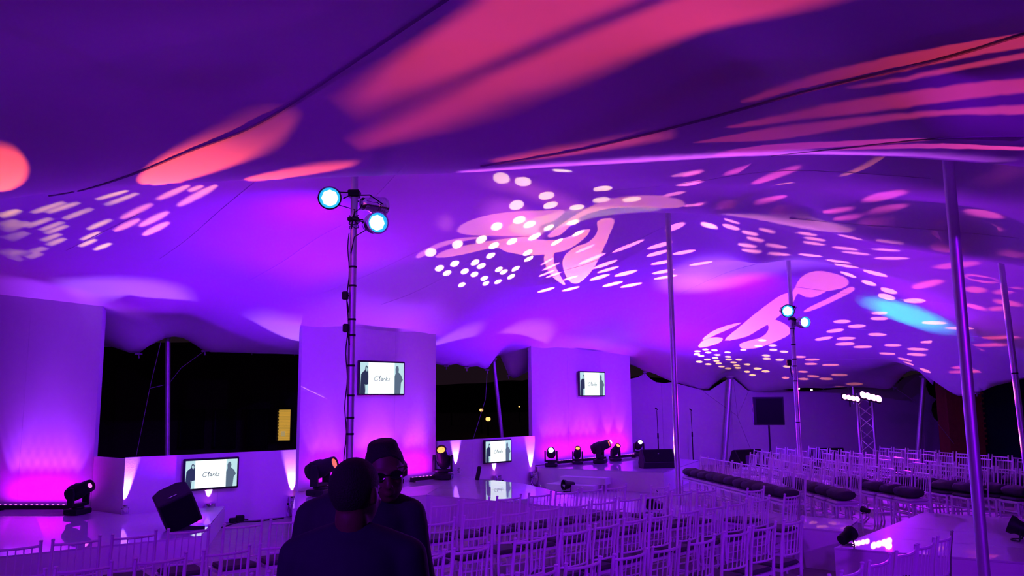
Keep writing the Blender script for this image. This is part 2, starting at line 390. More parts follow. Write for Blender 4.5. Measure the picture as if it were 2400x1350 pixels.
# outline in plan, eaves sampled with sagging cable curves
out = [(p.x, p.y) for p in edge_pts]
per = []
for i, p in enumerate(out):
    per.append(p)
    if i + 1 < len(out):
        q = out[i + 1]; L = math.hypot(q[0] - p[0], q[1] - p[1]); k = max(1, int(L / 0.18))
        for j in range(1, k): per.append((p[0] + (q[0] - p[0]) * j / k, p[1] + (q[1] - p[1]) * j / k))
far_n = len(per)
for q in [(14.5, 10), (14.5, 2), (14.5, -5), (0, -5), (-14.5, -5), (-14.5, 4), (-14.5, 12)]:
    p = per[-1]; L = math.hypot(q[0] - p[0], q[1] - p[1]); k = max(1, int(L / 0.6))
    for j in range(1, k + 1): per.append((p[0] + (q[0] - p[0]) * j / k, p[1] + (q[1] - p[1]) * j / k))
def inside(pt, poly):
    x, y = pt; c = False; j = len(poly) - 1
    for i in range(len(poly)):
        xi, yi = poly[i]; xj, yj = poly[j]
        if (yi > y) != (yj > y) and x < (xj - xi) * (y - yi) / (yj - yi) + xi: c = not c
        j = i
    return c
grid = []
gy = -5.0
row = 0
while gy < 27.2:
    st = 0.17 if gy > 2.5 else 0.6
    gx = -14.5 + (row % 2) * st / 2
    while gx < 16:
        sx = st if abs(gx) < gy * 0.72 + 2 else 0.6
        if inside((gx, gy), per): grid.append((gx, gy))
        gx += sx
    gy += st; row += 1
per_arr = np.array(per)
G = np.array(grid)
dd = np.ones(len(G), bool)
for a in range(0, len(G), 2000):
    blk = G[a:a + 2000]; dm = np.hypot(blk[:, None, 0] - per_arr[None, :, 0], blk[:, None, 1] - per_arr[None, :, 1]).min(1)
    dd[a:a + 2000] = dm > 0.07
G = G[dd]
allp = [Vector(p) for p in per] + [Vector((float(a), float(b_))) for a, b_ in G]
edges = [(i, (i + 1) % len(per)) for i in range(len(per))]
res = delaunay_2d_cdt(allp, edges, [], 1, 1e-5)
V2 = np.array([(v.x, v.y) for v in res[0]])
Z = np.concatenate([canopy_z(V2[a:a + 3000, 0], V2[a:a + 3000, 1]) for a in range(0, len(V2), 3000)])
verts = [(float(x), float(y), float(z)) for (x, y), z in zip(V2, Z)]
tris = [tuple(f) for f in res[2]]
me = bpy.data.meshes.new('ceiling'); me.from_pydata(verts, [], tris); me.materials.append(M['canopy'])
me.polygons.foreach_set('use_smooth', [True] * len(me.polygons)); me.update()
ceiling = bpy.data.objects.new('ceiling', me); COL.objects.link(ceiling); tag(ceiling, kind='structure')
sol = ceiling.modifiers.new('cloth_thickness', 'SOLIDIFY'); sol.thickness = 0.012; sol.offset = 1.0
BV = BVHTree.FromPolygons([Vector(v) for v in verts], tris)
def on_canopy(px, py):
    d = (RM @ Vector((px - 1200.0, 675.0 - py, -F_PX))).normalized()
    h = BV.ray_cast(Vector((0, 0, CAM_Z)), d)
    return h[0]

# ------------------------------------------------------------------ stage wall: tall flats and low flats
def flat_panel(name, A, B, z0, tops, thick, label, cat, wall_top=None):
    """upright white flat between two plan points; tops = pixel heights along its top edge or one height"""
    A = Vector((A[0], A[1], 0)); B = Vector((B[0], B[1], 0)); d = (B - A); L = d.length; d.normalize()
    nrm = Vector((-d.y, d.x, 0))            # away from the audience
    root = empty(name, A, 0, label, cat)
    def ztop(t):
        if not isinstance(tops, list): return tops
        for (t0, z0_), (t1, z1_) in zip(tops, tops[1:]):
            if t <= t1: return z0_ + (z1_ - z0_) * (t - t0) / (t1 - t0)
        return tops[-1][1]
    n = max(1, round(L / 1.22)); poly = MB()
    for k in range(n):
        t0, t1 = k / n, (k + 1) / n
        pb = MB(); e = 0.0015 / L
        pb.prism([((t0 + e) * L, z0), ((t1 - e) * L, z0), ((t1 - e) * L, ztop(t1)), ((t0 + e) * L, ztop(t0))], ((0, 0, 0), d, (0, 0, 1)), nrm * thick)
        pb.build('cloth_panel', M['flat'], root)
    fr = MB()
    fr.prism([(0.03, z0), (L - 0.03, z0), (L - 0.03, z0 + .06), (0.03, z0 + .06)], (nrm * thick, d, (0, 0, 1)), nrm * 0.06)
    fr.prism([(0.03, ztop(0) - .1), (L - 0.03, ztop(1) - .1), (L - 0.03, ztop(1) - .16), (0.03, ztop(0) - .16)], (nrm * thick, d, (0, 0, 1)), nrm * 0.05)
    for k in range(n + 1): fr.box(d * min(L - .05, max(.05, k * L / n)) + nrm * (thick + .03) + Vector((0, 0, (z0 + ztop(k / n)) / 2 - .08)), (.05, .05, ztop(k / n) - z0 - .2))
    fr.build('batten_frame', M['riser'], root)
    return root
def topz(A, B, pts):
    r = []
    L = math.hypot(B[0] - A[0], B[1] - A[1])
    for (px, py) in pts:
        p = onwall(px, py, A, B); r.append(((math.hypot(p.x - A[0], p.y - A[1]) / L) * (1 if (p.x - A[0]) * (B[0] - A[0]) + (p.y - A[1]) * (B[1] - A[1]) > 0 else -1), p.z + 0.05))
    r.sort(); r = [(0.0, r[0][1])] + [q for q in r if 0.01 < q[0] < .99] + [(1.0, r[-1][1])]
    return r
panel_a = flat_panel('tall_flat', PA0, PA1, HL, topz(PA0, PA1, [(-60, 683), (120, 703), (238, 717)]), .10, 'tall white flat at the left edge, lit pink from a bar at its foot', 'wall panel')
panel_b = flat_panel('tall_flat', PB0, PB1, HM, topz(PB0, PB1, [(705, 762), (860, 772), (1018, 784)]), .10, 'tall white flat with a screen, between the two dark openings', 'wall panel')
panel_c = flat_panel('tall_flat', PC0, PC1, HC, topz(PC0, PC1, [(1245, 811), (1360, 819), (1476, 834)]), .10, 'tall white flat with the smallest screen, behind the right stage', 'wall panel')
lw0 = flat_panel('low_flat', LA0, LAc, 0.0, 1.17, .06, 'short return of the low white wall beside the left tall flat', 'wall panel')
lw1 = flat_panel('low_flat', LAc, LA1, 0.0, 1.19, .06, 'low white wall with a large screen, under the left dark opening', 'wall panel')
lw2 = flat_panel('low_flat', LB0, LB1, 0.0, 1.20, .06, 'low white wall with a screen, under the dark opening with street lamps', 'wall panel')

# ------------------------------------------------------------------ decks
def deck(name, poly, z, label, cat='stage', seams=()):
    root = empty(name, (poly[0][0], poly[0][1], 0), 0, label, cat)
    o = poly[0]; q = [(a - o[0], b_ - o[1]) for a, b_ in poly]
    MB().slab(q, 0.0, z - .022).build('skirt', M['riser'], root)
    # deck boards, cut along the seams
    cx = sum(a for a, _ in q) / len(q); cy = sum(b_ for _, b_ in q) / len(q)
    def cut(pl, p0, p1, keep):
        r = []; n = len(pl)
        f = lambda p: ((p1[0] - p0[0]) * (p[1] - p0[1]) - (p1[1] - p0[1]) * (p[0] - p0[0])) * keep / math.hypot(p1[0] - p0[0], p1[1] - p0[1]) - 0.003
        for i in range(n):
            a, b2 = pl[i], pl[(i + 1) % n]; fa, fb = f(a), f(b2)
            if fa >= 0: r.append(a)
            if fa * fb < 0: t = fa / (fa - fb); r.append((a[0] + (b2[0] - a[0]) * t, a[1] + (b2[1] - a[1]) * t))
        return r
    parts = [q]
    for (s0, s1) in seams:
        s0 = (s0[0] - o[0], s0[1] - o[1]); s1 = (s1[0] - o[0], s1[1] - o[1]); nx = []
        for pl in parts:
            for k in (1, -1):
                c_ = cut(pl, s0, s1, k)
                if len(c_) > 2: nx.append(c_)
        parts = nx
    for pl in parts: MB().slab(pl, z - .02, z).build('deck_board', M['gloss'], root)
    return root
sl = deck('stage', [(-12.0, 5.3), (-4.2, 11.1), (-5.0, 14.25), (-6.3, 13.25), (-7.2, 13.9), (-12.0, 14.2)], HL,
          'glossy white stage at the left, with the black wedge speaker on its corner', 'stage', [((-9.5, 12.0), (-6.6, 13.5)), ((-9.6, 6.7), (-7.4, 13.9))])
DIRR = Vector((5.4, -4.2, 0)).normalized()
sm = deck('stage', [(-3.9, 14.7), (-3.35, 12.45), (-1.5, 14.1), (0.15, 12.83), (1.04, 13.62), (0.2, 15.8), (-1.2, 17.45), (-1.66, 16.95)], HM,
          'glossy white central stage in front of the tall flat with a screen', 'stage', [((-2.9, 15.6), (.2, 15.6)), ((-1.5, 14.1), (-1.2, 17.4)), ((0.15, 12.83), (1.04, 13.62)), ((-1.4, 14.9), (.6, 14.7))])
rw = deck('runway', [(0.16, 12.82), (3.92, 9.88), (4.45, 10.72), (1.05, 13.61)], HM,
          'narrow glossy white runway leading from the central stage to the right', 'runway', [((1.8, 11.5), (2.6, 12.4)), ((3.0, 10.5), (3.8, 11.4))])
rp = deck('stage', [(3.4, 8.84), (7.4, 6.55), (9.6, 8.6), (5.65, 11.40)], HM,
          'wide glossy white platform at the bottom right, the end of the runway', 'stage', [((4.0, 9.5), (8.1, 7.1)), ((4.6, 10.2), (8.7, 7.8)), ((5.1, 7.85), (7.3, 10.3))])
sc_ = deck('stage', [(0.5, 20.2), (0.58, 19.72), (3.3, 18.1), (4.9, 21.6), (3.55, 23.4)], HC,
           'glossy white stage with steps, below the tall flat with the smallest screen', 'stage', [((.6, 20.6), (4.3, 20.0))])
st_d = (Vector((3.3, 18.1, 0)) - Vector((0.58, 19.72, 0))).normalized(); st_n = Vector((st_d.y, -st_d.x, 0))
stp = empty('stage_steps', (0.58, 19.72, 0), 0, 'white two-tread steps against the front of the right stage', 'steps')
def step_poly(a0, a1, d0, d1):
    f = lambda a, d: st_d * a + st_n * d
    return [tuple(f(a0, d0))[:2], tuple(f(a1, d0))[:2], tuple(f(a1, d1))[:2], tuple(f(a0, d1))[:2]]
MB().slab(step_poly(.55, 1.75, .004, .62), 0, .15).build('tread', M['riser'], stp)
MB().slab(step_poly(.75, 1.9, .004, .32), .152, .30).build('tread', M['riser'], stp)

# ------------------------------------------------------------------ back curtain and outdoors
BA, BB = (3.1, 24.9), (15.9, 28.2)
root = empty('wall_back', (0, 0, 0)); tag(root, kind='structure')
toppx = [(1478, 888), (1496, 884), (1507, 877), (1511, 874), (1516, 879), (1523, 887), (1538, 896), (1558, 898), (1572, 896), (1584, 898), (1625, 909), (1649, 915), (1664, 915), (1708, 887), (1718, 886), (1753, 916), (1789, 917), (1830, 913), (1854, 916), (1903, 916), (1936, 914), (1989, 909),
         (2050, 905), (2096, 905), (2122, 884), (2149, 875), (2167, 880), (2170, 905), (2178, 925), (2195, 936), (2185, 947), (2183, 963), (2190, 981), (2208, 996), (2205, 1010), (2209, 1034), (2220, 1056)]
bot = [(2228, 1086), (1478, 1092)]
w3 = [onwall(a, c_, BA, BB) for a, c_ in toppx]
e0 = Vector((BA[0], BA[1], 0)); ed = Vector((BB[0] - BA[0], BB[1] - BA[1], 0)).normalized(); en = Vector((-ed.y, ed.x, 0))
pl = [((p - e0).dot(ed), p.z) for p in w3]
pl = [(-1.2, 0), (-1.2, pl[0][1])] + pl + [(pl[-1][0] + .15, 0)]
# cut into hanging widths of cloth
def clipx(poly, x, keep):
    r = []; n = len(poly)
    for i in range(n):
        a, b2 = poly[i], poly[(i + 1) % n]; fa, fb = (a[0] - x) * keep, (b2[0] - x) * keep
        if fa >= 0: r.append(a)
        if fa * fb < 0: t = fa / (fa - fb); r.append((x, a[1] + (b2[1] - a[1]) * t))
    return r
xs = [-1.2, 1.6, 4.0, 6.4, 8.8, 11.2, 14.0]
for xa, xb in zip(xs, xs[1:]):
    q = clipx(clipx(pl, xa + .004, 1), xb - .004, -1)
    if len(q) > 2: MB().prism(q, (e0, ed, (0, 0, 1)), en * .02).build('curtain_panel', M['curtain'], root)

# brick building beyond the left opening
bl = empty('brick_building', (-9, 24, 0), 0, 'dark brick building outside the left opening, one narrow window lit yellow', 'building')
bl_w = MB()
WX0, WX1, WY = -16.0, -5.2, 24.0
def bp(px, py): return PY(px, py, WY)
wins = [(420, 960, 470, 1050), (500, 960, 545, 1050), (580, 960, 622, 1050)]
wl = bp(200, 790); 
# wall courses as joined real relief
bl_w.box((-1.0, 0.35, 1.9), (8.8, .3, 3.8)); bl_w.box((-1.0, .3, 3.84), (9.0, .5, .08))
bl_w.build('wall', M['brick'], bl)
rel = MB(); random.seed(4)
for r_ in range(38):
    z = .9 + r_ * .075
    x = -5.3 + (r_ % 2) * .12
    while x < 3.2:
        rel.box((x + .11, .195, z + .032), (.215, .02 + random.random() * .012, .062)); x += .24
tag(rel.build('brick_courses', M['brick'], bl), kind='stuff')
for (x0, y0, x1, y1) in wins:
    a, c_ = bp(x0, y0), bp(x1, y1); f_ = MB(); cx, cz = (a.x + c_.x) / 2 + 9, (a.z + c_.z) / 2; w, h = c_.x - a.x, a.z - c_.z
    for s in (-1, 1): f_.box((cx + s * w / 2, .13, cz), (.05, .12, h + .05)); f_.box((cx, .13, cz + s * h / 2), (w, .12, .05))
    fo = f_.build('window_frame', M['dark'], bl); MB().box((cx, .15, cz), (w - .05, .02, h - .05)).build('pane', M['dark'], fo)
a, c_ = bp(649, 960), bp(678, 1033); cx, cz = (a.x + c_.x) / 2 + 9, (a.z + c_.z) / 2; w, h = c_.x - a.x, a.z - c_.z
f_ = MB()
for s in (-1, 1): f_.box((cx + s * (w / 2 + .02), .13, cz), (.05, .14, h + .08)); f_.box((cx, .13, cz + s * (h / 2 + .02)), (w, .14, .05))
fo = f_.build('window_frame', M['dark'], bl)
lv = MB()
for k in range(20): lv.box((cx + .01, .12, cz - h / 2 + (k + .5) * h / 20), (w - .02 - (.03 if k % 2 else 0), .012, h / 20 - .008), R=Matrix.Rotation(.5, 3, 'X'))
tag(lv.build('blind_slats', M['blind'], fo), label='yellow lit blind')
MB().box((cx + .02, .135, cz), (w - .02, .004, h)).build('pane', M['blind'], fo)
MB().box((cx - .02, .10, cz - h * .28), (.13, .006, .15)).build('notice', M['paper'], fo)
# brick column and dark blue wall beyond the right opening
rb = empty('brick_column', (14.2, 26.0, 0), 0, 'dark red brick column outside the right opening', 'building')
rc0, rc1 = PY(2233, 1060, 24.5), PY(2316, 1060, 24.5)
rb.location = (rc0.x, 24.5, 0)
ww = rc1.x - rc0.x
MB().box((ww / 2, .4, 2.4), (ww, .6, 4.8)).build('core', M['redbrick'], rb)
rel = MB()
for r_ in range(58):
    z = .6 + r_ * .075; x = (r_ % 2) * .12
    while x < ww - .1: rel.box((x + .11, .095, z + .032), (min(.215, ww - x), .02 + random.random() * .012, .062)); x += .24
tag(rel.build('brick_courses', M['redbrick'], rb), kind='stuff')
db = empty('dark_building', (rc1.x + .2, 25.5, 0), 0, 'dark blue wall beyond the brick column at the right edge', 'building')
M['bluewall'] = mat('dark_blue_wall', (0.02, 0.02, 0.12), 0.8, noise=.2)
MB().box((3.0, .3, 2.6), (6.0, .4, 5.2)).build('wall', M['bluewall'], db)
MB().box((3.0, .04, 4.6), (6.0, .14, .12)).build('cornice', M['bluewall'], db)

# hill line and street lamps beyond the second opening
hv = []; hf = []; random.seed(2)
N = 160
for i in range(N + 1):
    x = -160 + 320 * i / N
    h = 2.05 + 3.0 + 1.3 * math.sin(x * .021 + 1) + .5 * math.sin(x * .09) + .35 * random.random()
    hv += [(x, 170, -1), (x, 172, h), (x, 190, h + .3), (x, 215, -1)]
for i in range(N):
    for k in range(3): hf.append((i * 4 + k, i * 4 + k + 1, i * 4 + k + 5, i * 4 + k + 4))
m_ = MB(); m_.add(hv, hf); tag(m_.build('trees', M['hill']), kind='stuff')
def street_lamp(px, py, Y, r, mm, label, grp=None):
    p = PY(px, py, Y); o = empty('street_lamp', (p.x, p.y, 0), 0, label, 'street lamp', grp)
    MB().tube([(0, 0, -.3), (0, 0, p.z + .25), (-.2, 0, p.z + .45), (-.5 * r - .3, 0, p.z + .4)], [.08, .06, .05, .05], 8).build('post', M['black'], o, True)
    MB().lathe([(.02, .10), (r * .5, .07), (r * .8, .0), (r * .75, -.02)], (0, 0, p.z + r * .8), 14).build('hood', M['black'], o, True)
    MB().ball((0, 0, p.z), (r, r * .9, r * .9), 14).build('lamp', mm, o, 'all')
street_lamp(1128, 961, 60, .14, M['sodium'], 'upper orange street lamp in the dark opening between the tall flats')
street_lamp(1144, 982, 55, .17, M['sodium'], 'lower and larger orange street lamp in the dark opening')
street_lamp(1217, 953, 90, .09, M['sodium'], 'tiny orange lamp nearest the right side of the dark opening')
for (px, py, w_) in ((1069, 1008, 'left of the low pair'), (1087, 1007, 'right of the low pair'), (1173, 1007, 'close beside the leaning pole'), (1229, 1010, 'in the low right corner'), (1058, 920, 'high up, under the skyline')):
    street_lamp(px, py, 80, .05, M['farlamp'], 'tiny white lamp in the dark opening, ' + w_, 'distant white lamps')
for (px, py, w_) in ((1872, 911, 'left tiny lamp in the gap over the back curtain'), (1902, 914, 'brighter tiny lamp in the gap over the back curtain'), (2226, 1005, 'tiny lamp in the dark beside the brick column')):
    street_lamp(px, py, 70, .10, M['farlamp'], w_, 'lamps beyond the back curtain')

# ------------------------------------------------------------------ canopy seams
def seam(pts, r, m_=None, name='canopy_seam'):
    q = []
    for (x0, y0), (x1, y1) in zip(pts, pts[1:]):
        k = max(2, int(math.hypot(x1 - x0, y1 - y0) / 22))
        for j in range(k):
            h = on_canopy(x0 + (x1 - x0) * j / k, y0 + (y1 - y0) * j / k)
            if h: q.append(h - (h - Vector((0, 0, CAM_Z))).normalized() * .006)
    # break where the line jumps across a fold
    runs = [[]]
    for p in q:
        if runs[-1] and (p - runs[-1][-1]).length > 1.2: runs.append([])
        runs[-1].append(p)
    for rn in runs:
        if len(rn) > 2: MB().tube(rn, r, 5).build(name, m_ or M['seam'], ceiling)
def smooth(pts, n=6):
    r = []
    for i in range(len(pts) - 1):
        p0 = pts[max(0, i - 1)]; p1 = pts[i]; p2 = pts[i + 1]; p3 = pts[min(len(pts) - 1, i + 2)]
        for k in range(n):
            t = k / n
            r.append(tuple(.5 * (2 * p1[j] + (p2[j] - p0[j]) * t + (2 * p0[j] - 5 * p1[j] + 4 * p2[j] - p3[j]) * t * t + (3 * p1[j] - p0[j] - 3 * p2[j] + p3[j]) * t ** 3) for j in range(2)))
    return r + [pts[-1]]
seam(smooth([(1052, -4), (900, 98), (700, 232), (580, 302), (450, 352), (320, 405), (200, 443), (110, 460)]), .012)
seam(smooth([(2404, 78), (2200, 140), (1900, 212), (1650, 280), (1400, 342), (1250, 370), (1120, 390)]), .010)
seam(smooth([(2404, 320), (2200, 325), (1950, 350), (1800, 366)]), .006)
seam(smooth([(600, 424), (520, 490), (440, 560), (370, 610)]), .0032, M['welt'])
seam(smooth([(800, 528), (740, 560), (660, 615), (580, 660)]), .0032, M['welt'])
seam(smooth([(1010, 575), (940, 608), (850, 650), (750, 690)]), .0032, M['welt'])
seam(smooth([(1130, 590), (1040, 650), (960, 690), (890, 715)]), .0032, M['welt'])
seam(smooth([(950, 385), (900, 440), (870, 470)]), .0032, M['welt'])
seam(smooth([(330, 500), (240, 545), (150, 590)]), .003, M['welt'])
seam(smooth([(1400, 450), (1600, 430), (1850, 400), (2200, 420)]), .0032, M['welt'])
seam(smooth([(1850, 512), (2050, 530), (2200, 540), (2400, 560)]), .004, M['welt'])
seam(smooth([(1590, 690), (1700, 640), (1800, 612)]), .004, M['welt'])
seam(smooth([(1640, 750), (1750, 700), (1830, 680)]), .004, M['welt'])
seam(smooth([(1860, 672), (2000, 690), (2200, 710), (2400, 720)]), .004, M['welt'])
seam(smooth([(1870, 770), (2000, 772), (2150, 780), (2300, 790)]), .004, M['welt'])
seam(smooth([(1880, 850), (2000, 842), (2100, 838)]), .004, M['welt'])
seam(smooth([(1560, 530), (1500, 560), (1400, 610), (1300, 640)]), .0032, M['welt'])
# eave tie points with webbing loops and guy ropes
for (a, b_, Y, t) in EDGE:
    if t and 0 < a < 2400:
        p = PY(a, b_, Y); z = float(canopy_z([p.x], [p.y])[0])
        mb = MB(); mb.box((p.x, p.y, z - .01), (.10, .10, .03)); mb.tube([(p.x, p.y, z), (p.x, p.y + .02, z - .09)], .012, 6)
        mb.build('webbing_loop', M['seam'], ceiling)

# ------------------------------------------------------------------ masts
def mast(p0, p1, r, label, cat='tent pole', tapes=(), group=None, mushroom=True):
    p0 = Vector(p0); p1 = Vector(p1); o = empty('tent_pole', p0, 0, label, cat, group); d = p1 - p0
    MB().tube([(0, 0, 0.0), d * .5, d], [r, r, r], 20).build('pole_tube', M['pole'], o, True)
    MB().lathe([(r * 2.2, 0), (r * 2.2, .012), (r * 1.2, .016), (r * 1.15, .05)], (0, 0, 0), 20).build('base_plate', M['pole'], o, True)
    MB().lathe([(r * .9, -.10), (r * 1.5, -.06), (r * 2.0, -.02), (r * 2.0, 0)], d, 16).build('top_cap', M['seam'], o, True)
    for z in tapes:
        t = (z - p0.z) / d.z
        MB().tube([d * t - d.normalized() * .012, d * t + d.normalized() * .012], r + .003, 20).build('tape_band', M['black'], o, True)
    return o
def czz(x, y): return float(canopy_z([x], [y])[0])
TB = [PY(826, y, 9.4).z for y in (670, 749, 786, 857, 927, 979, 1017, 626, 668)]
pole1 = mast((m1.x, m1.y, 0), (m1.x, m1.y, czz(m1.x, m1.y) - .01), .043, 'grey tent pole carrying three lamps, wrapped with black tape bands', tapes=TB[:8])
pole2 = mast((m2.x, m2.y, 0), (m2.x, m2.y, czz(m2.x, m2.y) - .01), .045, 'bare grey tent pole beyond the runway, beside the right block of chairs')
pole3 = mast((m3.x, m3.y, 0), (m3.x, m3.y, czz(m3.x, m3.y) - .01), .045, 'distant tent pole with two small lamps, among the right chairs', tapes=[PY(1856, y, 17.0).z for y in (770, 808, 842, 858, 893, 990)])
pole4 = mast((m4.x, m4.y, 0), (m4.x, m4.y, czz(m4.x, m4.y) - .01), .046, 'nearest and thickest bare tent pole, at the right by the platform')
b5 = PY(2408, 1120, 12.3); t5 = PY(2345, 612, 12.3)
pole5 = mast((b5.x + .03, b5.y, 0), (t5.x, t5.y, min(czz(t5.x, t5.y), t5.z + .12)), .045, 'leaning tent pole at the right edge, lit red on one side', tapes=[PY(2374, 875, 12.3).z])
a = PY(394, 757, 15.75); c = PY(398, 1068, 15.75)
mast((c.x, c.y, 0), (a.x, a.y, czz(a.x, a.y) - .02), .05, 'outer tent pole standing outside the left dark opening')
a = PY(1156, 842, 20.7); c = PY(1180, 1030, 20.9)
mast((c.x + .08, c.y, 0), (a.x, a.y, a.z + .03), .05, 'leaning outer tent pole in the dark opening with street lamps')
a = PY(1712, 886, 25.4); c = PY(1697, 1050, 25.3)
mast((c.x - .02, c.y, 0), (a.x, a.y, a.z + .05), .075, 'white outer tent pole in front of the back curtain, behind a wedge speaker')
a = PY(2166, 884, 24.6); c = PY(2148, 1052, 24.6)
mast((c.x - .03, c.y, 0), (a.x, a.y, a.z + .05), .075, 'outer tent pole at the arched right end of the back curtain')

def rope(pts, label, r=.007):
    o = tag(MB().tube(pts, r, 5).build('guy_rope', M['rope'], None, True), label, 'rope'); return o
q = lambda x, y, Y: tuple(PY(x, y, Y))
rope([q(382, 780, 15.7), q(352, 905, 15.6), q(318, 1075, 15.4)], 'guy rope slanting down outside the left opening, left of the pole')
rope([q(480, 822, 15.8), q(425, 862, 15.9), q(395, 900, 15.9), q(352, 910, 15.62)], 'thin guy line crossing behind the pole in the left opening')
rope([q(1142, 868, 20.2), q(1138, 935, 20.3), q(1108, 1032, 20.4)], 'guy rope in the dark opening beside the upper street lamp')
rope([q(1649, 918, 25.3), q(1728, 975, 25.35), q(1762, 1060, 25.2)], 'guy rope on the curtain, from the left tie to the floor')
rope([q(1718, 886, 25.2), q(1729, 976, 25.15), q(1754, 917, 25.2)], 'guy rope forming a V beside the white outer pole')
rope([q(2096, 908, 24.8), q(2172, 960, 24.6), q(2236, 1040, 24.0)], 'guy rope running down over the right end of the back curtain')

# ------------------------------------------------------------------ screens
def screen(corners, A, B, label):
    """corners = pixel positions of top-left, top-right, bottom-right, bottom-left of the set"""
    p = [onwall(x, y, A, B, .0) for x, y in corners]
    w = ((p[1] - p[0]).length + (p[2] - p[3]).length) / 2; h = ((p[3] - p[0]).length + (p[2] - p[1]).length) / 2
    c = sum(p, Vector()) / 4
    d = Vector((B[0] - A[0], B[1] - A[1], 0)).normalized(); nrm = Vector((d.y, -d.x, 0))   # towards the audience
    o = empty('flat_screen', c + nrm * .0, math.atan2(d.y, d.x), label, 'screen')
    # local: x right, y away from audience, z up
    MB().bbox((0, -.085, 0), (w, .06, h), .012).build('casing', M['bezel'], o)
    mb = MB(); mb.box((0, -.028, 0), (.3, .05, .22)); mb.box((-.12, -.01, 0), (.03, .02, .4)); mb.box((.12, -.01, 0), (.03, .02, .4)); mb.build('wall_bracket', M['black'], o)
    W, H = w - .07, h - .07
    dsp = MB().box((0, -.1165, 0), (W, .003, H)).build('display', M['s_side'], o)
    wl = W * .60
    MB().box((-W * .02, -.119, 0), (wl, .002, H)).build('picture_page', M['s_white'], dsp)
    def fig(poly, x0, sx, m, nm):
        MB().prism([(x0 + a * sx, (b_ - .5) * H) for a, b_ in poly], ((0, -.119, 0), (1, 0, 0), (0, 0, 1)), (0, -.002, 0)).build(nm, m, dsp)
    # hooded figure at the left, turned figure at the right
    xl = -W / 2; sw = W / 2 - W * .02 - wl / 2
    fig([(0.02, 0), (0.05, .35), (.1, .62), (.35, .70), (.55, .74), (.62, .86), (.75, .90), (.92, .84), (.98, .70), (1, .55), (1, .3), (.7, .28), (.62, .05), (.6, 0)], xl, sw, M['s_fig'], 'left_figure')
    fig([(.62, .80), (.72, .86), (.86, .83), (.9, .76), (.82, .70), (.7, .72)], xl, sw, M['s_side'], 'pale_face')
    fig([(.55, .30), (.8, .26), (.92, .22), (.95, .0), (.66, 0)], xl, sw, M['s_side'], 'pale_hand')
    xr = -W * .02 + wl / 2; sr = W / 2 - xr
    fig([(.0, 0), (0, .55), (.12, .66), (.1, .80), (.2, .90), (.4, .90), (.46, .78), (.42, .70), (.7, .6), (.9, .45), (.7, .36), (.62, 0)], xr, sr, M['s_fig2'], 'right_figure')
    # handwritten word in the middle of the page
    gl = [[(1.0, .9), (.7, 1.0), (.3, .8), (.1, .4), (.3, .05), (.7, .0), (1.0, .2)], [(1.3, .2), (1.55, .9), (1.45, 1.05), (1.35, .6), (1.4, .1), (1.6, .05)],
          [(2.1, .5), (1.9, .55), (1.75, .3), (1.85, .05), (2.05, .2), (2.15, .5), (2.1, .1), (2.3, .08)], [(2.45, .05), (2.5, .5), (2.62, .42), (2.85, .5)],
          [(3.0, .0), (3.15, 1.0)], [(3.45, .5), (3.08, .3), (3.4, .0), (3.6, .05)], [(4.0, .5), (3.75, .45), (3.95, .2), (3.8, .0), (3.6, .08)]]
    sc = H * .155; tx = -W * .02 - 2.0 * sc
    mb = MB()
    for st in gl:
        pts = smooth([(a_ + b_ * .18, b_) for a_, b_ in st], 4)
        mb.tube([(tx + a_ * sc, -.121, (b_ - .55) * sc) for a_, b_ in pts], .0035 + .0022 * H, 4)
    mb.build('lettering', M['ink'], dsp)
    return o, nrm, c, w, h
tv1 = screen([(425, 1079), (556, 1066), (554, 1140), (424, 1153)], LAc, LA1, 'large flat screen on the low wall under the left dark opening')
tv2 = screen([(832, 846), (942, 847), (940, 928), (833, 926)], PB0, PB1, 'flat screen high on the middle tall flat, partly behind a tent pole')
tv3 = screen([(1128, 1032), (1192, 1027), (1191, 1082), (1127, 1088)], LB0, LB1, 'flat screen on the low wall, mirrored in the central stage')
tv4 = screen([(1350, 870), (1411, 871), (1411, 930), (1350, 929)], PC0, PC1, 'smallest flat screen, high on the right tall flat')
p = onwall(443, 1165, LAc, LA1, .02)
tag(MB().tube([p + Vector((0, 0, .22)), p + Vector((.01, 0, 0)), p + Vector((.0, 0, -.35)), (p.x, p.y, .02)], .008, 6).build('screen_cable', M['thread'], None, True), 'pale cable hanging from the left low screen to the floor', 'cable')

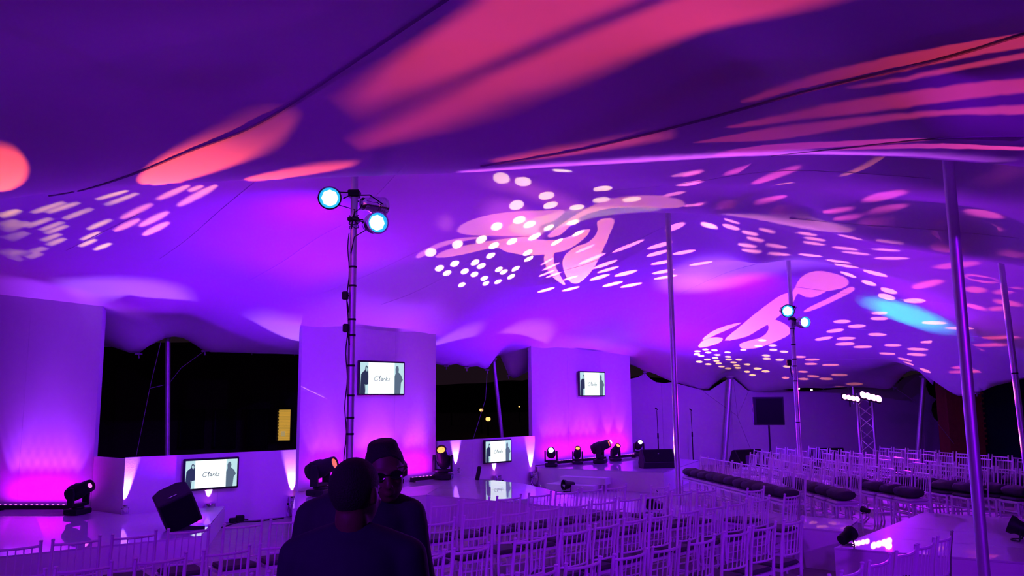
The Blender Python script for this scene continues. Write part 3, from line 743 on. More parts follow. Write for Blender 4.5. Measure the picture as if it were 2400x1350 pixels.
# ------------------------------------------------------------------ moving heads
def moving_head(loc, yaw, tilt, s, lens, label, lens_r=.085, name='moving_head_light'):
    o = empty(name, loc, yaw, label, 'stage light')
    MB().bbox((0, 0, .065 * s), (.42 * s, .34 * s, .11 * s), .02 * s).build('base', M['black'], o)
    mb = MB()
    for x in (-.21, .21): mb.box((x * s, -.03, .05 * s), (.02 * s, .1 * s, .03 * s))
    mb.box((0, -.172 * s, .07 * s), (.16 * s, .006, .05 * s)); mb.build('handle_and_panel', M['bezel'], o)
    yk = MB(); yk.lathe([(.12 * s, 0), (.12 * s, .03 * s), (.09 * s, .04 * s)], (0, 0, .12 * s), 20)
    yk.bbox((0, 0, .19 * s), (.40 * s, .13 * s, .07 * s), .02 * s)
    for x in (-1, 1):
        yk.prism([(-.07 * s, .17 * s), (.07 * s, .17 * s), (.075 * s, .42 * s), (.05 * s, .53 * s), (-.05 * s, .53 * s), (-.075 * s, .42 * s)], ((x * .20 * s - .025 * s, 0, 0), (0, 1, 0), (0, 0, 1)), (.05 * s, 0, 0))
    yk.build('yoke', M['black'], o, bevel=.006)
    R = Matrix.Rotation(-math.pi / 2 + tilt, 3, 'X')        # local z of the barrel -> +y tilted up
    c = Vector((0, 0, .47 * s))
    hb = MB(); hb.lathe([(.06 * s, -.27 * s), (.13 * s, -.25 * s), (.155 * s, -.16 * s), (.158 * s, .03 * s), (.135 * s, .09 * s), (.125 * s, .27 * s), (.118 * s, .30 * s), (.10 * s, .30 * s), (.098 * s, .275 * s)], c, 24, R)
    for k in range(5): hb.lathe([(.157 * s, 0), (.163 * s, .004), (.157 * s, .008)], c + R @ Vector((0, 0, (-.15 + k * .035) * s)), 24, R)
    head = hb.build('lamp_head', M['black'], o, True)
    MB().lathe([(.001, .0), (lens_r * s * .7, .004 * s), (lens_r * s, -.004 * s), (lens_r * s, -.01 * s)], c + R @ Vector((0, 0, .286 * s)), 24, R).build('lens', lens, head, True)
    fr = c + R @ Vector((0, 0, .33 * s)); z = Matrix.Rotation(yaw, 3, 'Z')
    return o, Vector(loc) + z @ fr, z @ R @ Vector((0, 0, 1))
def gp(px, py, z): return P(px, py, z)
mhA = moving_head(gp(205, 1204, HL) + Vector((-.12, -.08, 0)), -math.pi / 2 - .25, .38, .80, M['lens_p'], 'moving head light on the left stage, beside the pink lit tall flat', .05)
mhB = moving_head(gp(750, 1162, HM), -math.pi / 2 - .30, .32, .98, M['lens_o'], 'large moving head light left of the two people, orange lens to the right')
mhC = moving_head((-1.45, 16.80, HM), math.pi - .12, .70, .93, M['lens_y'], 'moving head light with glowing amber lens at the right foot of the middle flat')
mhD = moving_head(gp(1292, 1094, HC), math.pi - .05, .35, .72, M['lens_w'], 'moving head light with round white lens, leftmost on the right stage')
mhE = moving_head(gp(1354, 1088, HC), math.pi, .80, .60, M['lens_y'], 'small moving head with amber lens, second on the right stage')
mhF = moving_head(gp(1407, 1086, HC), -math.pi / 2 - .35, .36, .88, M['lens_o'], 'large moving head aiming right, in the middle of the right stage')
mhG = moving_head(gp(1443, 1081, HC), math.pi + .5, .75, .62, M['lens_y'], 'small moving head between the large one and the blue one')
mhH = moving_head(gp(1498, 1069, HC), math.pi + .1, .45, .68, M['lens_w'], 'moving head with blue-white lens, at the right end of the right stage')

# ------------------------------------------------------------------ light bars along the feet of the tall flats
def light_bar(x0, x1, z, A, B, off, label, k=1.0, spots=5):
    p0 = onwall(x0, 1100, A, B); p1 = onwall(x1, 1100, A, B)
    d = Vector((B[0] - A[0], B[1] - A[1], 0)).normalized(); nrm = Vector((d.y, -d.x, 0))
    a = Vector((p0.x, p0.y, z)) + nrm * off; c = Vector((p1.x, p1.y, z)) + nrm * off; L = (c - a).length; m = (a + c) / 2
    ang = math.atan2(d.y, d.x)
    o = empty('light_bar', m, ang, label, 'stage light')
    MB().bbox((0, 0, .055), (L, .09, .07), .008).build('housing', M['black'], o)
    mb = MB()
    for x in (-.45, .45): mb.box((x * L, 0, .012), (.04, .14, .024))
    mb.build('foot', M['black'], o)
    n = int(L / .09); lb = MB()
    for i in range(n): lb.lathe([(.018, 0), (.016, .008), (.004, .010)], ((i + .5) * L / n - L / 2, .01, .09), 8)
    lb.build('led_lenses', M['lens_p'], o)
    area('bar_light', m + Vector((0, 0, .11)), m + Vector((0, 0, 1.2)) - nrm * .28, (0.62, 0.0, 1.0), 10 * k * L, L * .95, .03, d, 160, o)
    for i in range(spots * 2):
        q = a + (c - a) * ((i + .5) / (spots * 2))
        spot('bar_beam', q + Vector((0, 0, .12)), q + Vector((0, 0, 1.72)) - nrm * off, (0.30, 0.035, 1.0), 70 * k, 36, .5, .03, o)
    return o
light_bar(22, 192, HL, PA0, PA1, .24, 'black LED bar washing the left tall flat pink', 1.0, 4)
light_bar(722, 800, HM, PB0, PB1, .26, 'LED bar behind the large moving head on the central stage', .7, 2)
light_bar(835, 925, HM, PB0, PB1, .26, 'LED bar at the foot of the middle tall flat, behind the people', .9, 3)
light_bar(945, 1012, HM, PB0, PB1, .26, 'LED bar at the right foot of the middle tall flat', 1.1, 2)
light_bar(1268, 1330, HC, PC0, PC1, .28, 'LED bar at the left foot of the right tall flat', .8, 2)
light_bar(1338, 1400, HC, PC0, PC1, .28, 'second LED bar from the left along the right tall flat', .9, 2)
light_bar(1412, 1470, HC, PC0, PC1, .28, 'third LED bar along the right tall flat, behind the small moving head', 1.2, 1)

# ------------------------------------------------------------------ chrome cans throwing narrow beams up the low walls
def up_can(px, py, A, B, off, z, watts, label, sz=1.0, red=True):
    p = onwall(px, py, A, B); d = Vector((B[0] - A[0], B[1] - A[1], 0)).normalized(); nrm = Vector((d.y, -d.x, 0))
    g = Vector((p.x, p.y, z)) + nrm * off
    o = empty('par_can', g, math.atan2(d.y, d.x), label, 'stage light'); o.scale = (sz, sz, sz)
    R = Matrix.Rotation(-.12, 3, 'X')
    cn = MB(); cn.lathe([(.045, .06), (.06, .08), (.06, .14), (.085, .18), (.09, .34), (.098, .345), (.098, .36), (.086, .36), (.08, .20), (.05, .16)], (0, 0, 0), 20, R)
    for k in range(3): cn.lathe([(.089, 0), (.094, .004), (.089, .008)], R @ Vector((0, 0, .20 + k * .04)), 20, R)
    can = cn.build('can', M['chrome'], o, True)
    yk = MB(); yk.tube([(-.11, 0, .24), (-.125, .02, .12), (-.12, .08, .008), (.12, .08, .008), (.125, .02, .12), (.11, 0, .24)], .008, 6); yk.tube([(-.12, -.08, .008), (-.125, .02, .12)], .008, 6); yk.tube([(.12, -.08, .008), (.125, .02, .12)], .008, 6)
    yk.build('yoke', M['chrome'], o, True)
    kb = MB()
    for s in (-1, 1): kb.lathe([(.02, 0), (.02, .02), (.012, .025)], (s * .115, 0, .24), 10, Matrix.Rotation(s * math.pi / 2, 3, 'Y'))
    kb.build('knob', M['black'], o)
    if red: MB().bbox((0, -.03, .035), (.04, .04, .05), .01).build('connector', M['redknob'], o)
    MB().lathe([(.001, 0), (.078, 0), (.078, .004)], R @ Vector((0, 0, .31)), 16, R).build('lens', M['lens_w'] if False else M['lens_p'], can)
    spot('can_beam', g + Vector((0, 0, .39 * sz)) - nrm * (off - .045), g + Vector((0, 0, .39 * sz + 1.0)) - nrm * (off - .045 + .15), (0.40, 0.12, 1.0), watts * 1.1, 38, .6, .012, o)
    return o
up_can(290, 1200, LAc, LA1, .10, HL, 420, 'short chrome lamp can on the left stage, before the corner of the low wall', .4, False)
up_can(487, 1200, LAc, LA1, .15, 0, 330, 'upright chrome lamp can below the large low screen')
up_can(683, 1190, LAc, LA1, .14, 0, 450, 'upright chrome lamp can left of the central stage')
up_can(1068, 1100, LB0, LB1, .12, HM, 260, 'short chrome lamp can at the left end of the far low wall', .4, False)
up_can(1158, 1100, LB0, LB1, .15, 0, 260, 'chrome lamp can below the screen on the far low wall', 1.0, False)
up_can(1244, 1100, LB0, LB1, .14, 0, 320, 'chrome lamp can at the left corner of the right stage', 1.0, False)

# ------------------------------------------------------------------ lamps hung on the masts
def par_hung(pos, aim, s, lens, label, pole_xy):
    pos = Vector(pos); d = (Vector(aim) - pos).normalized()
    o = empty('hanging_par_lamp', pos, 0, label, 'stage light')
    R = d.to_track_quat('Z', 'Y').to_matrix()
    cn = MB(); cn.lathe([(.05, -.34), (.085, -.32), (.085, -.22), (.115, -.17), (.125, .0), (.14, .01), (.14, .03), (.122, .03), (.115, -.12)], (0, 0, 0), 24, R * s if False else Matrix([[R[i][j] * s for j in range(3)] for i in range(3)]))
    Rs = Matrix([[R[i][j] * s for j in range(3)] for i in range(3)])
    for k in range(4): cn.lathe([(.121, 0), (.128, .004), (.121, .008)], Rs @ Vector((0, 0, -.03 - k * .035)), 24, Rs)
    can = cn.build('can', M['chrome'], o, True)
    MB().lathe([(.001, .010), (.07, .008), (.098, .002), (.098, -.004)], Rs @ Vector((0, 0, -.006)), 8, Rs).build('lens', lens, can)
    MB().lathe([(.09, .0), (.118, -.004), (.118, -.01), (.09, -.01)], Rs @ Vector((0, 0, -.006)), 24, Rs).build('lens_rim', M['lens_rim'] if lens is M['lens_cy'] else M['black'], can, True)
    hook = Vector((pole_xy[0], pole_xy[1], pos.z + .10 * s)) - pos
    yk = MB(); side = d.cross(Vector((0, 0, 1))).normalized() * .15 * s; b_ = Rs @ Vector((0, 0, -.1))
    yk.tube([b_ + side, b_ + side * 1.05 + hook * .5 + Vector((0, 0, .04)), hook, b_ - side * 1.05 + hook * .5 + Vector((0, 0, .04)), b_ - side], .008, 6)
    yk.build('yoke', M['black'], o, True)
    MB().bbox(hook, (.11 * s + .03, .11 * s + .03, .05), .01).build('clamp', M['black'], o)
    w = MB(); w.tube([Rs @ Vector((0, 0, -.33)), Rs @ Vector((0, 0, -.36)) + Vector((0, 0, -.06)), hook + Vector((.02, -.05, -.22)), hook + Vector((-.02, -.05, -.42))], .006, 6)
    w.build('cable', M['black'], o, True)
    return o
a = PY(773, 464, 9.25); par_hung(a, Vector((-.8, 0, 2.2)), 1.0, M['lens_cy'], 'bright blue-white lamp hung left of the near lamp pole', (m1.x, m1.y))
a = PY(884, 522, 9.15); par_hung(a, Vector((2.6, 2.0, 3.0)), .95, M['lens_cy'], 'chrome lamp hung low on the right of the near lamp pole, blue-white face', (m1.x, m1.y))
a = PY(874, 485, 9.62); par_hung(a + Vector((0.1, 0.0, 0)), a + Vector((3, 3.5, .25)), .9, M['lens_p'], 'chrome lamp turned away, hung behind the others on the near lamp pole', (m1.x, m1.y))
a = PY(1846, 729, 16.85); par_hung(a, Vector((2.5, 0, 2.2)), 1.0, M['lens_cy'], 'white glowing lamp on the left of the distant lamp pole', (m3.x, m3.y))
a = PY(1886, 755, 16.75); par_hung(a, Vector((9.5, 5.0, 3.0)), .95, M['lens_cy'], 'chrome lamp on the right of the distant lamp pole', (m3.x, m3.y))
for (px, py) in ((809, 693), (811, 769)):
    a = PY(px, py, 9.36); o = empty('cable_box', a, 0, 'black connector taped to the near lamp pole, %s of two' % ('upper' if py < 700 else 'lower'), 'connector')
    MB().bbox((0, 0, 0), (.07, .07, .10), .012).build('body', M['black'], o); MB().tube([(0.02, 0, -.05), (.03, 0, -.1), (.045, .0, -.2)], .008, 6).build('plug', M['black'], o)
    MB().tube([(0.03, 0, 0), (m1.x - a.x - .03, m1.y - a.y, 0)], .012, 6).build('strap', M['black'], o)
a = PY(1849, 850, 16.9); o = empty('cable_box', a, 0, 'black connector taped to the distant lamp pole', 'connector')
MB().bbox((0, 0, 0), (.09, .08, .13), .012).build('body', M['black'], o); MB().tube([(0.02, 0, -.05), (.03, 0, -.2), (.05, 0, -.3)], .01, 6).build('plug', M['black'], o)
pts = []
for i in range(40):
    z = 4.05 - i * .09; pts.append((m1.x - .052 - .012 * math.sin(i * .9), m1.y - .01, z))
tag(MB().tube(pts, .007, 6).build('power_cable', M['black'], None, True), 'black cable running down the near lamp pole', 'cable')
pts = [(m1.x + (.056 + .004 * math.sin(i)) * math.cos(i * .8), m1.y + .058 * math.sin(i * .8), PY(830, 505, 9.4).z - i * .004 + .02 * math.sin(i * 2.1)) for i in range(40)]
tag(MB().tube(pts, .005, 5).build('wound_cable', M['black'], None, True), 'coil of black cable wound round the near lamp pole under the lamps', 'cable')

# ------------------------------------------------------------------ truss with LED panels
TY = 18.4; tz = PY(2003, 906, TY); tb = PY(2026, 1000, TY)
tr = empty('lighting_truss', (tb.x, TY, 0), 0, 'aluminium lattice truss tower behind the right chairs, carrying magenta lamps', 'truss')
co = [(-.17, -.1), (.17, -.1), (0, .2)]; H_ = 2.0
for (x, y) in co: MB().tube([(x, y, 0), (x, y, H_)], .026, 10).build('main_tube', M['truss'], tr, True)
lat = MB()
for (i, j) in ((0, 1), (1, 2), (2, 0)):
    for k in range(8):
        z0, z1 = .05 + k * .26, .05 + (k + 1) * .26; a_, b_ = (co[i], co[j]) if k % 2 else (co[j], co[i])
        lat.tube([(*a_, z0), (*b_, z1)], .010, 6)
lat.build('lattice_brace', M['truss'], tr, True)
MB().bbox((0, .03, .02), (.7, .6, .04), .01).build('base_plate', M['black'], tr)
MB().tube([(-.2, 0, H_ - .1), (-.2, 0, tz.z)], .02, 8).build('spigot', M['truss'], tr, True)
def led_panel(p0, p1, h, label):
    c = (p0 + p1) / 2; L = (p1 - p0).length; o = empty('led_lamp_bar', c, 0, label, 'stage light')
    t = (p1 - p0).normalized(); R = Matrix((t, (Vector((0, 0, 1)).cross(t)).normalized(), Vector((0, 0, 1)))).transposed()
    MB().bbox((0, .05, 0), (L, .10, h + .03), .01, R=R).build('housing', M['black'], o)
    for i in range(4):
        MB().lathe([(h * .46, 0), (h * .4, .02), (.01, .03)], R @ Vector(((i - 1.5) * L / 4, -.003, 0)), 14, R @ Matrix.Rotation(math.pi / 2, 3, 'X')).build('led_lamp', M['led'], o)
    MB().tube([(0, .08, 0), (0, .08, -.2)], .015, 6).build('mount', M['black'], o)
    return o
led_panel(PY(1975, 929, TY - .22), PY(2014, 936, TY - .22), .12, 'smaller magenta lamp bar on the left of the truss top')
led_panel(PY(2017, 924, TY - .22), PY(2065, 936, TY - .22), .16, 'larger magenta lamp bar on the right of the truss top')

# ------------------------------------------------------------------ loudspeakers
def wedge(loc, rz, s, label, w=.62, parent=None):
    """floor monitor: front face leans back; local -y is the front"""
    o = empty('wedge_speaker', loc, rz, label, 'speaker')
    prof = [(-.17, 0), (.24, 0), (.26, .12), (.10, .42), (.0, .44), (-.24, .14)]
    MB().prism([(a_ * s, b_ * s) for a_, b_ in prof], ((-w * s / 2, 0, 0), (0, 1, 0), (0, 0, 1)), (w * s, 0, 0)).build('cabinet', M['black'], o, bevel=.008)
    n = Vector((0, -.30, .24)).normalized(); up_ = Vector((0, .24, .30)).normalized(); c = Vector((0, -.12, .29)) * s
    MB().prism([(-w * s * .45, -.17 * s), (w * s * .45, -.17 * s), (w * s * .45, .17 * s), (-w * s * .45, .17 * s)], (c, (1, 0, 0), up_), n * .012).build('grille', M['cloth_black'], o)
    MB().box((w * s / 2 + .004, .02, .2 * s), (.008, .12 * s, .05 * s)).build('handle', M['bezel'], o)
    MB().box(c + n * .014 + up_ * .05 * s, (.03, .004, .008)).build('badge', M['chrome'], o)
    return o
# big monitor at the corner of the left stage
a = gp(420, 1243, HL)
ws = empty('wedge_speaker', a + Vector((0, .15, 0)), math.radians(28), 'black wedge speaker tilted on the right corner of the left stage', 'speaker')
R = Matrix.Rotation(math.radians(-24), 3, 'Y') @ Matrix.Rotation(math.radians(18), 3, 'X')
hx = [(-.20, 0), (.24, 0), (.24, .30), (.10, .46), (-.20, .46)]
MB().prism([(x, y) for x, y in [(-.24, -.2), (.24, -.2), (.24, .2), (.13, .3), (-.13, .3), (-.24, .2)]], (Vector((-.01, 0, .095)), R @ Vector((1, 0, 0)), R @ Vector((0, 1, 0))), R @ Vector((0, 0, .47))).build('cabinet', M['black'], ws, bevel=.02)
MB().prism([(-.21, .02), (.21, .02), (.21, .44), (-.21, .44)], (Vector((-.01, 0, .095)) + R @ Vector((0, -.2, 0)), R @ Vector((1, 0, 0)), R @ Vector((0, 0, 1))), R @ Vector((0, -.012, 0))).build('grille', M['cloth_black'], ws)
MB().prism([(-.06, .49), (.06, .49), (.06, .505), (-.06, .505)], (Vector((-.01, 0, .075)) + R @ Vector((0, -.1, 0)), R @ Vector((1, 0, 0)), R @ Vector((0, 0, 1))), R @ Vector((0, -.012, 0))).build('handle', M['chrome'], ws)
fs = MB(); fs.prism([(-.16, 0), (.26, 0), (.26, .045), (.16, .05), (-.16, .10)], ((-.0, .1, 0), (1, 0, 0), (0, 0, 1)), (0, -.3, 0)); fs.build('foot_wedge', M['black'], ws)
a = gp(1543, 1098, HC); wedge(a + Vector((0.02, .22, 0)), math.radians(8), .98, 'black wedge speaker at the front corner of the right stage', .80)
a = P(1700, 1082, 0); wedge((a.x, 24.3, 0), math.radians(20), 1.25, 'black wedge speaker on the floor before the outer tent pole', .75)
a = PY(1957, 1050, 23.5); wedge((a.x, 24, 0), 0, 1.35, 'low black speaker box at the foot of the back curtain', .66)
# loudspeaker on a tripod
sp = PY(1800, 962, 20.0)
st = empty('speaker_stand', (sp.x, sp.y, 0), 0, 'black tripod stand behind the first right chairs', 'speaker stand')
MB().tube([(0, 0, .1), (0, 0, sp.z - .36)], .022, 10).build('pole', M['black'], st, True)
for k in range(3):
    an = k * 2.094 + .4; MB().tube([(0, 0, .75), (.5 * math.cos(an), .5 * math.sin(an), .02)], .013, 8).build('leg', M['black'], st, True)
    MB().tube([(0, 0, .3), (.26 * math.cos(an), .26 * math.sin(an), .38)], .009, 6).build('brace', M['black'], st, True)
MB().lathe([(.035, 0), (.035, .08)], (0, 0, .72), 12).build('collar', M['black'], st, True)
lo = empty('loudspeaker', (sp.x, sp.y, sp.z - .35), math.radians(-14), 'black loudspeaker on a tripod against the back curtain', 'speaker')
MB().slab([(-.36, -.25), (.36, -.25), (.36, .12), (.2, .28), (-.2, .28), (-.36, .12)], 0, .68).build('cabinet', M['black'], lo, bevel=.015)
MB().box((.02, -.256, .34), (.62, .012, .60)).build('grille', M['cloth_black'], lo)
MB().box((-.366, -.05, .36), (.012, .14, .09)).build('handle', M['chrome'], lo)
sb = empty('subwoofer', (sp.x + .05, sp.y + .8, 0), 0, 'low black bass box on the floor behind the speaker stand', 'speaker')
MB().bbox((0, 0, .3), (.7, .6, .6), .015).build('cabinet', M['black'], sb); MB().box((0, -.306, .3), (.6, .012, .5)).build('grille', M['cloth_black'], sb)

# ------------------------------------------------------------------ microphone stands
def mic_stand(px, py_top, Y, label, z0=0.0):
    t = PY(px, py_top, Y); o = empty('microphone_stand', (t.x, t.y, z0), 0, label, 'microphone stand'); h = t.z - z0
    MB().tube([(0, 0, .12), (0, 0, h * .58)], .016, 8).build('lower_tube', M['black'], o, True)
    MB().tube([(0, 0, h * .5), (-.01, 0, h - .04)], .009, 8).build('upper_tube', M['black'], o, True)
    MB().lathe([(.022, 0), (.026, .04), (.022, .16)], (0, 0, h * .52), 10).build('clutch', M['black'], o, True)
    MB().tube([(-.05, -.03, h + .02), (.02, .02, h - .03)], [.024, .013], 10).build('microphone', M['black'], o, True)
    for k in range(3):
        an = k * 2.094 + .9; MB().tube([(0, 0, .16), (.36 * math.cos(an), .36 * math.sin(an), .012)], .010, 6).build('leg', M['black'], o, True)
    return o
mic_stand(1540, 958, 23.6, 'black microphone stand behind the wedge speaker of the right stage')
mic_stand(1620, 960, 25.0, 'black microphone stand on the floor right of the bare tent pole')

# ------------------------------------------------------------------ floor lamps lying about, cables
def floor_par(px, py, z, yaw, s, label, tilt=.6):
    a = Vector((px, py, z)) if abs(py) < 20 else P(px, py, z); o = empty('floor_par_lamp', a, yaw, label, 'stage light')
    R = Matrix.Rotation(-math.pi / 2 + tilt, 3, 'X'); Rs = Matrix([[R[i][j] * s for j in range(3)] for i in range(3)]); c = Vector((0, 0, .16 * s))
    cn = MB(); cn.lathe([(.05, -.16), (.09, -.14), (.10, .06), (.125, .10), (.125, .16), (.115, .16), (.09, .08)], c, 18, Rs); cn.build('can', M['black'], o, True)
    MB().lathe([(.001, .0), (.088, .0), (.088, -.01)], c + Rs @ Vector((0, 0, .075)), 16, Rs).build('lens', M['dark'], o)
    yk = MB(); yk.tube([(-.125 * s, 0, .16 * s), (-.13 * s, .02, .01), (-.02, .14 * s, .01), (.02, .14 * s, .01), (.13 * s, .02, .01), (.125 * s, 0, .16 * s)], .009 * s + .002, 6); yk.build('yoke', M['black'], o, True)
    return o, a + Vector((.02, -.02, .30)), Vector((0, 0, 1))
floor_par(3.57, 8.92, 0.47, math.radians(-62), .62, 'black lamp leaning at the left corner of the bottom right platform', .4)
floor_par(1204, 1205, 0.0, 1.2, 1.5, 'black lamp on the floor behind the front row of chairs, below the mirrored screen', .2)
floor_par(1333, 1152, 0.0, 2.0, .9, 'black lamp on the floor before the white steps', .1)
fp = floor_par(1537, 1203, 0.47, 2.2, .7, 'small black lamp on the near edge of the runway, behind chairs', .2)
floor_par(2030, 1206, 0.47, .6, .36, 'small black lamp on the far edge of the bottom right platform', .2)
floor_par(2398, 1268, 0.47, .9, .8, 'black lamp at the right edge of the bottom right platform', .4)
a = P(1118, 1125, HM); o = empty('dark_cylinder_lamp', a, 0, 'thin dark upright tube standing on the central stage', 'stage light')
MB().tube([(0, 0, 0), (.05, 0, .24)], [.045, .04], 12).build('tube', M['black'], o, True); MB().tube([(.05, 0, .24), (.055, 0, .27)], [.05, .03], 12).build('cap', M['black'], o, True)
def cable(pts, label, z=.012, r=.010):
    w = [P(x, y, z) for x, y in smooth(pts, 5)]
    for p_ in w: p_.z = z
    return tag(MB().tube(w, r, 6).build('floor_cable', M['black'], None, True), label, 'cable')
cable([(520, 1236), (560, 1224), (600, 1222), (640, 1217), (665, 1214)], 'black cable on the floor along the left low wall')
cable([(1238, 1156), (1262, 1152), (1290, 1150), (1300, 1150)], 'black cable on the floor left of the white steps')
for (x, y, s) in ((545, 1226, 1.0), (562, 1222, 1.2)):
    a = P(x, y, 0); o = empty('power_plug', a, .5, 'black power plug on the floor, %s of the two by the low wall' % ('left' if x < 550 else 'right'), 'plug')
    MB().bbox((0, 0, .045 * s), (.12 * s, .07 * s, .09 * s), .015).build('body', M['black'], o); MB().tube([(.05 * s, 0, .04), (.12 * s, .02, .015)], .01, 6).build('cord', M['black'], o)

# two lamp poles added out of view behind the camera to brighten the chair backs
for (x, y, t_) in ((-4.4, -2.9, (-1.2, 8.2, .5)), (4.7, -2.9, (2.6, 8.2, .5))):
    w_ = 'left' if x < 0 else 'right'
    mast((x, y, 0), (x, y, czz(x, y) - .01), .045, 'tent pole with a lamp behind the camera, to the %s' % w_)
    par_hung((x + .12, y + .18, 3.7), t_, 1.0, M['lens_p'], 'lamp on the %s tent pole behind the camera' % w_, (x, y))
fp3 = floor_par(4.3, 3.3, 0, 2.6, .9, 'black floor lamp beside the camera, below the picture', 1.2)  # added out of view to throw the right-hand streaks on the near canopy

# ================================================================== CHAIRS
def chair_near():
    """white spindle-back chair, origin on the floor under the seat, facing +y"""
    o = empty('banquet_chair')
    MB().add([(-.185, -.19, .435), (.185, -.19, .435), (.205, .195, .435), (-.205, .195, .435), (-.185, -.19, .462), (.185, -.19, .462), (.205, .195, .462), (-.205, .195, .462)],
             [(0, 3, 2, 1), (4, 5, 6, 7), (0, 1, 5, 4), (1, 2, 6, 5), (2, 3, 7, 6), (3, 0, 4, 7)]).build('seat', M['chair'], o)
    for s in (-1, 1):
        MB().tube([(s * .180, -.215, 0), (s * .183, -.190, .22), (s * .184, -.186, .45), (s * .182, -.205, .70), (s * .180, -.238, .905)], [.0125, .0145, .016, .0145, .013], 8).ball((s * .180, -.240, .913), (.0165, .0165, .0115), 8).build('back_post', M['chair'], o, True)
        MB().tube([(s * .190, .185, 0), (s * .188, .178, .25), (s * .186, .172, .44)], [.0115, .015, .016], 8).build('front_leg', M['chair'], o, True)
        MB().tube([(s * .184, -.192, .20), (s * .188, .176, .20)], .008, 6).build('side_stretcher', M['chair'], o, True)
    def arc(z, y, bow, r, dz=0.0, n=7):
        return MB().tube([((-.176 + .352 * k / (n - 1)), y - bow * (1 - (2 * k / (n - 1) - 1) ** 2), z - dz * (1 - (2 * k / (n - 1) - 1) ** 2)) for k in range(n)], r, 6)
    arc(.872, -.232, .028, .0115, .004).build('top_rail', M['chair'], o, True)
    arc(.585, -.196, .024, .0095, .004).build('lower_rail', M['chair'], o, True)
    for z in (.36, .26): arc(z, -.190, .016, .0085).build('back_stretcher', M['chair'], o, True)
    MB().tube([(-.187, .178, .30), (.187, .178, .30)], .008, 6).build('front_stretcher', M['chair'], o, True)
    for k in range(5):
        t = (k + 1) / 6; x = -.176 + .352 * t; bw = (1 - (2 * t - 1) ** 2)
        MB().tube([(x, -.196 - .024 * bw, .583), (x, -.213 - .026 * bw, .73), (x, -.232 - .028 * bw, .87)], .0058, 5, False).build('spindle', M['chair'], o)
    MB().bbox((0, .0, .482), (.36, .36, .045), .018).build('seat_pad', M['pad'], o)
    return o
def chair_far(padm):
    o = empty('banquet_chair')
    MB().box((0, 0, .45), (.38, .38, .028)).build('seat', M['chair'], o)
    for s in (-1, 1):
        MB().tube([(s * .180, -.215, 0), (s * .184, -.186, .45), (s * .180, -.238, .92)], [.0135, .016, .014], 6).build('back_post', M['chair'], o, True)
        MB().tube([(s * .190, .185, 0), (s * .186, .172, .44)], [.0125, .016], 6).build('front_leg', M['chair'], o, True)
    for z, y in ((.872, -.235), (.585, -.199)): MB().tube([(-.176, y, z), (0, y - .024, z), (.176, y, z)], .011, 5).build('back_rail', M['chair'], o, True)
    b_ = MB()
    for k in range(5):
        t = (k + 1) / 6; x = -.176 + .352 * t; bw = (1 - (2 * t - 1) ** 2)
        b_.tube([(x, -.196 - .024 * bw, .583), (x, -.232 - .026 * bw, .87)], .0065, 4, False)
    tag(b_.build('spindles', M['chair'], o), kind='stuff')
    b_ = MB()
    for z in (.36, .24): b_.tube([(-.182, -.19, z), (.182, -.19, z)], .008, 5)
    b_.tube([(-.187, .178, .30), (.187, .178, .30)], .008, 5).tube([(-.184, -.19, .2), (-.188, .176, .2)], .008, 5).tube([(.184, -.19, .2), (.188, .176, .2)], .008, 5)
    tag(b_.build('stretchers', M['chair'], o), kind='stuff')
    MB().bbox((0, .0, .488), (.37, .37, .05), .022).build('seat_pad', padm, o, bevel=.006)
    return o
ORD = ['first', 'second', 'third', 'fourth', 'fifth', 'sixth', 'seventh', 'eighth', 'ninth', 'tenth', 'eleventh', 'twelfth', 'thirteenth', 'fourteenth', 'fifteenth', 'sixteenth', 'seventeenth', 'eighteenth', 'nineteenth', 'twentieth']
random.seed(11)
proto_n = chair_near(); proto_w = chair_far(M['wpad']); proto_d = chair_far(M['pad']); protos = {'n': [proto_n, 0], 'w': [proto_w, 0], 'd': [proto_d, 0]}
KIDS = {p_[0].name: list(p_[0].children) for p_ in protos.values()}
poles_xy = [(m_.x, m_.y) for m_ in (m1, m2, m3, m4)] + [(tb.x, TY), (sp.x, sp.y)]
CH = []
DECKS = [[(0.16, 12.82), (3.92, 9.88), (4.45, 10.72), (1.05, 13.61)], [(3.4, 8.84), (7.4, 6.55), (9.6, 8.6), (5.65, 11.40)], [(-3.9, 14.7), (-3.35, 12.45), (-1.5, 14.1), (0.15, 12.83), (1.04, 13.62), (0.2, 15.8)], [(-12.0, 5.3), (-4.2, 11.1), (-5.0, 14.25), (-12.0, 14.2)]]
def put_chair(kind, back, rz, label, group):
    """back = plan position of the middle of the top rail"""
    f = Vector((-math.sin(rz), math.cos(rz), 0)); c = Vector((back[0], back[1], 0)) + f * .235
    for _ in range(12):          # keep the seat clear of the decks
        sd = Vector((f.y, -f.x, 0)); foot = [c + f * a_ + sd * b_ for a_ in (-.24, .22) for b_ in (-.22, .22)]
        if not any(inside((p_.x, p_.y), D_) for p_ in foot for D_ in DECKS): break
        c = c - f * .03
    for (x, y) in poles_xy:
        if math.hypot(x - c.x, y - c.y) < .30: return None
    pr = protos[kind]
    o = pr[0] if pr[1] == 0 else copy_tree(pr[0], None, KIDS)
    pr[1] += 1; o.location = c; o.rotation_euler = (0, 0, rz); tag(o, label, 'chair', group); CH.append((o, c, rz))
    return o
def yat(L, x):
    for (x0, y0), (x1, y1) in zip(L, L[1:]):
        if x <= x1 or (x1, y1) == L[-1]: return y0 + (y1 - y0) * (x - x0) / (x1 - x0)
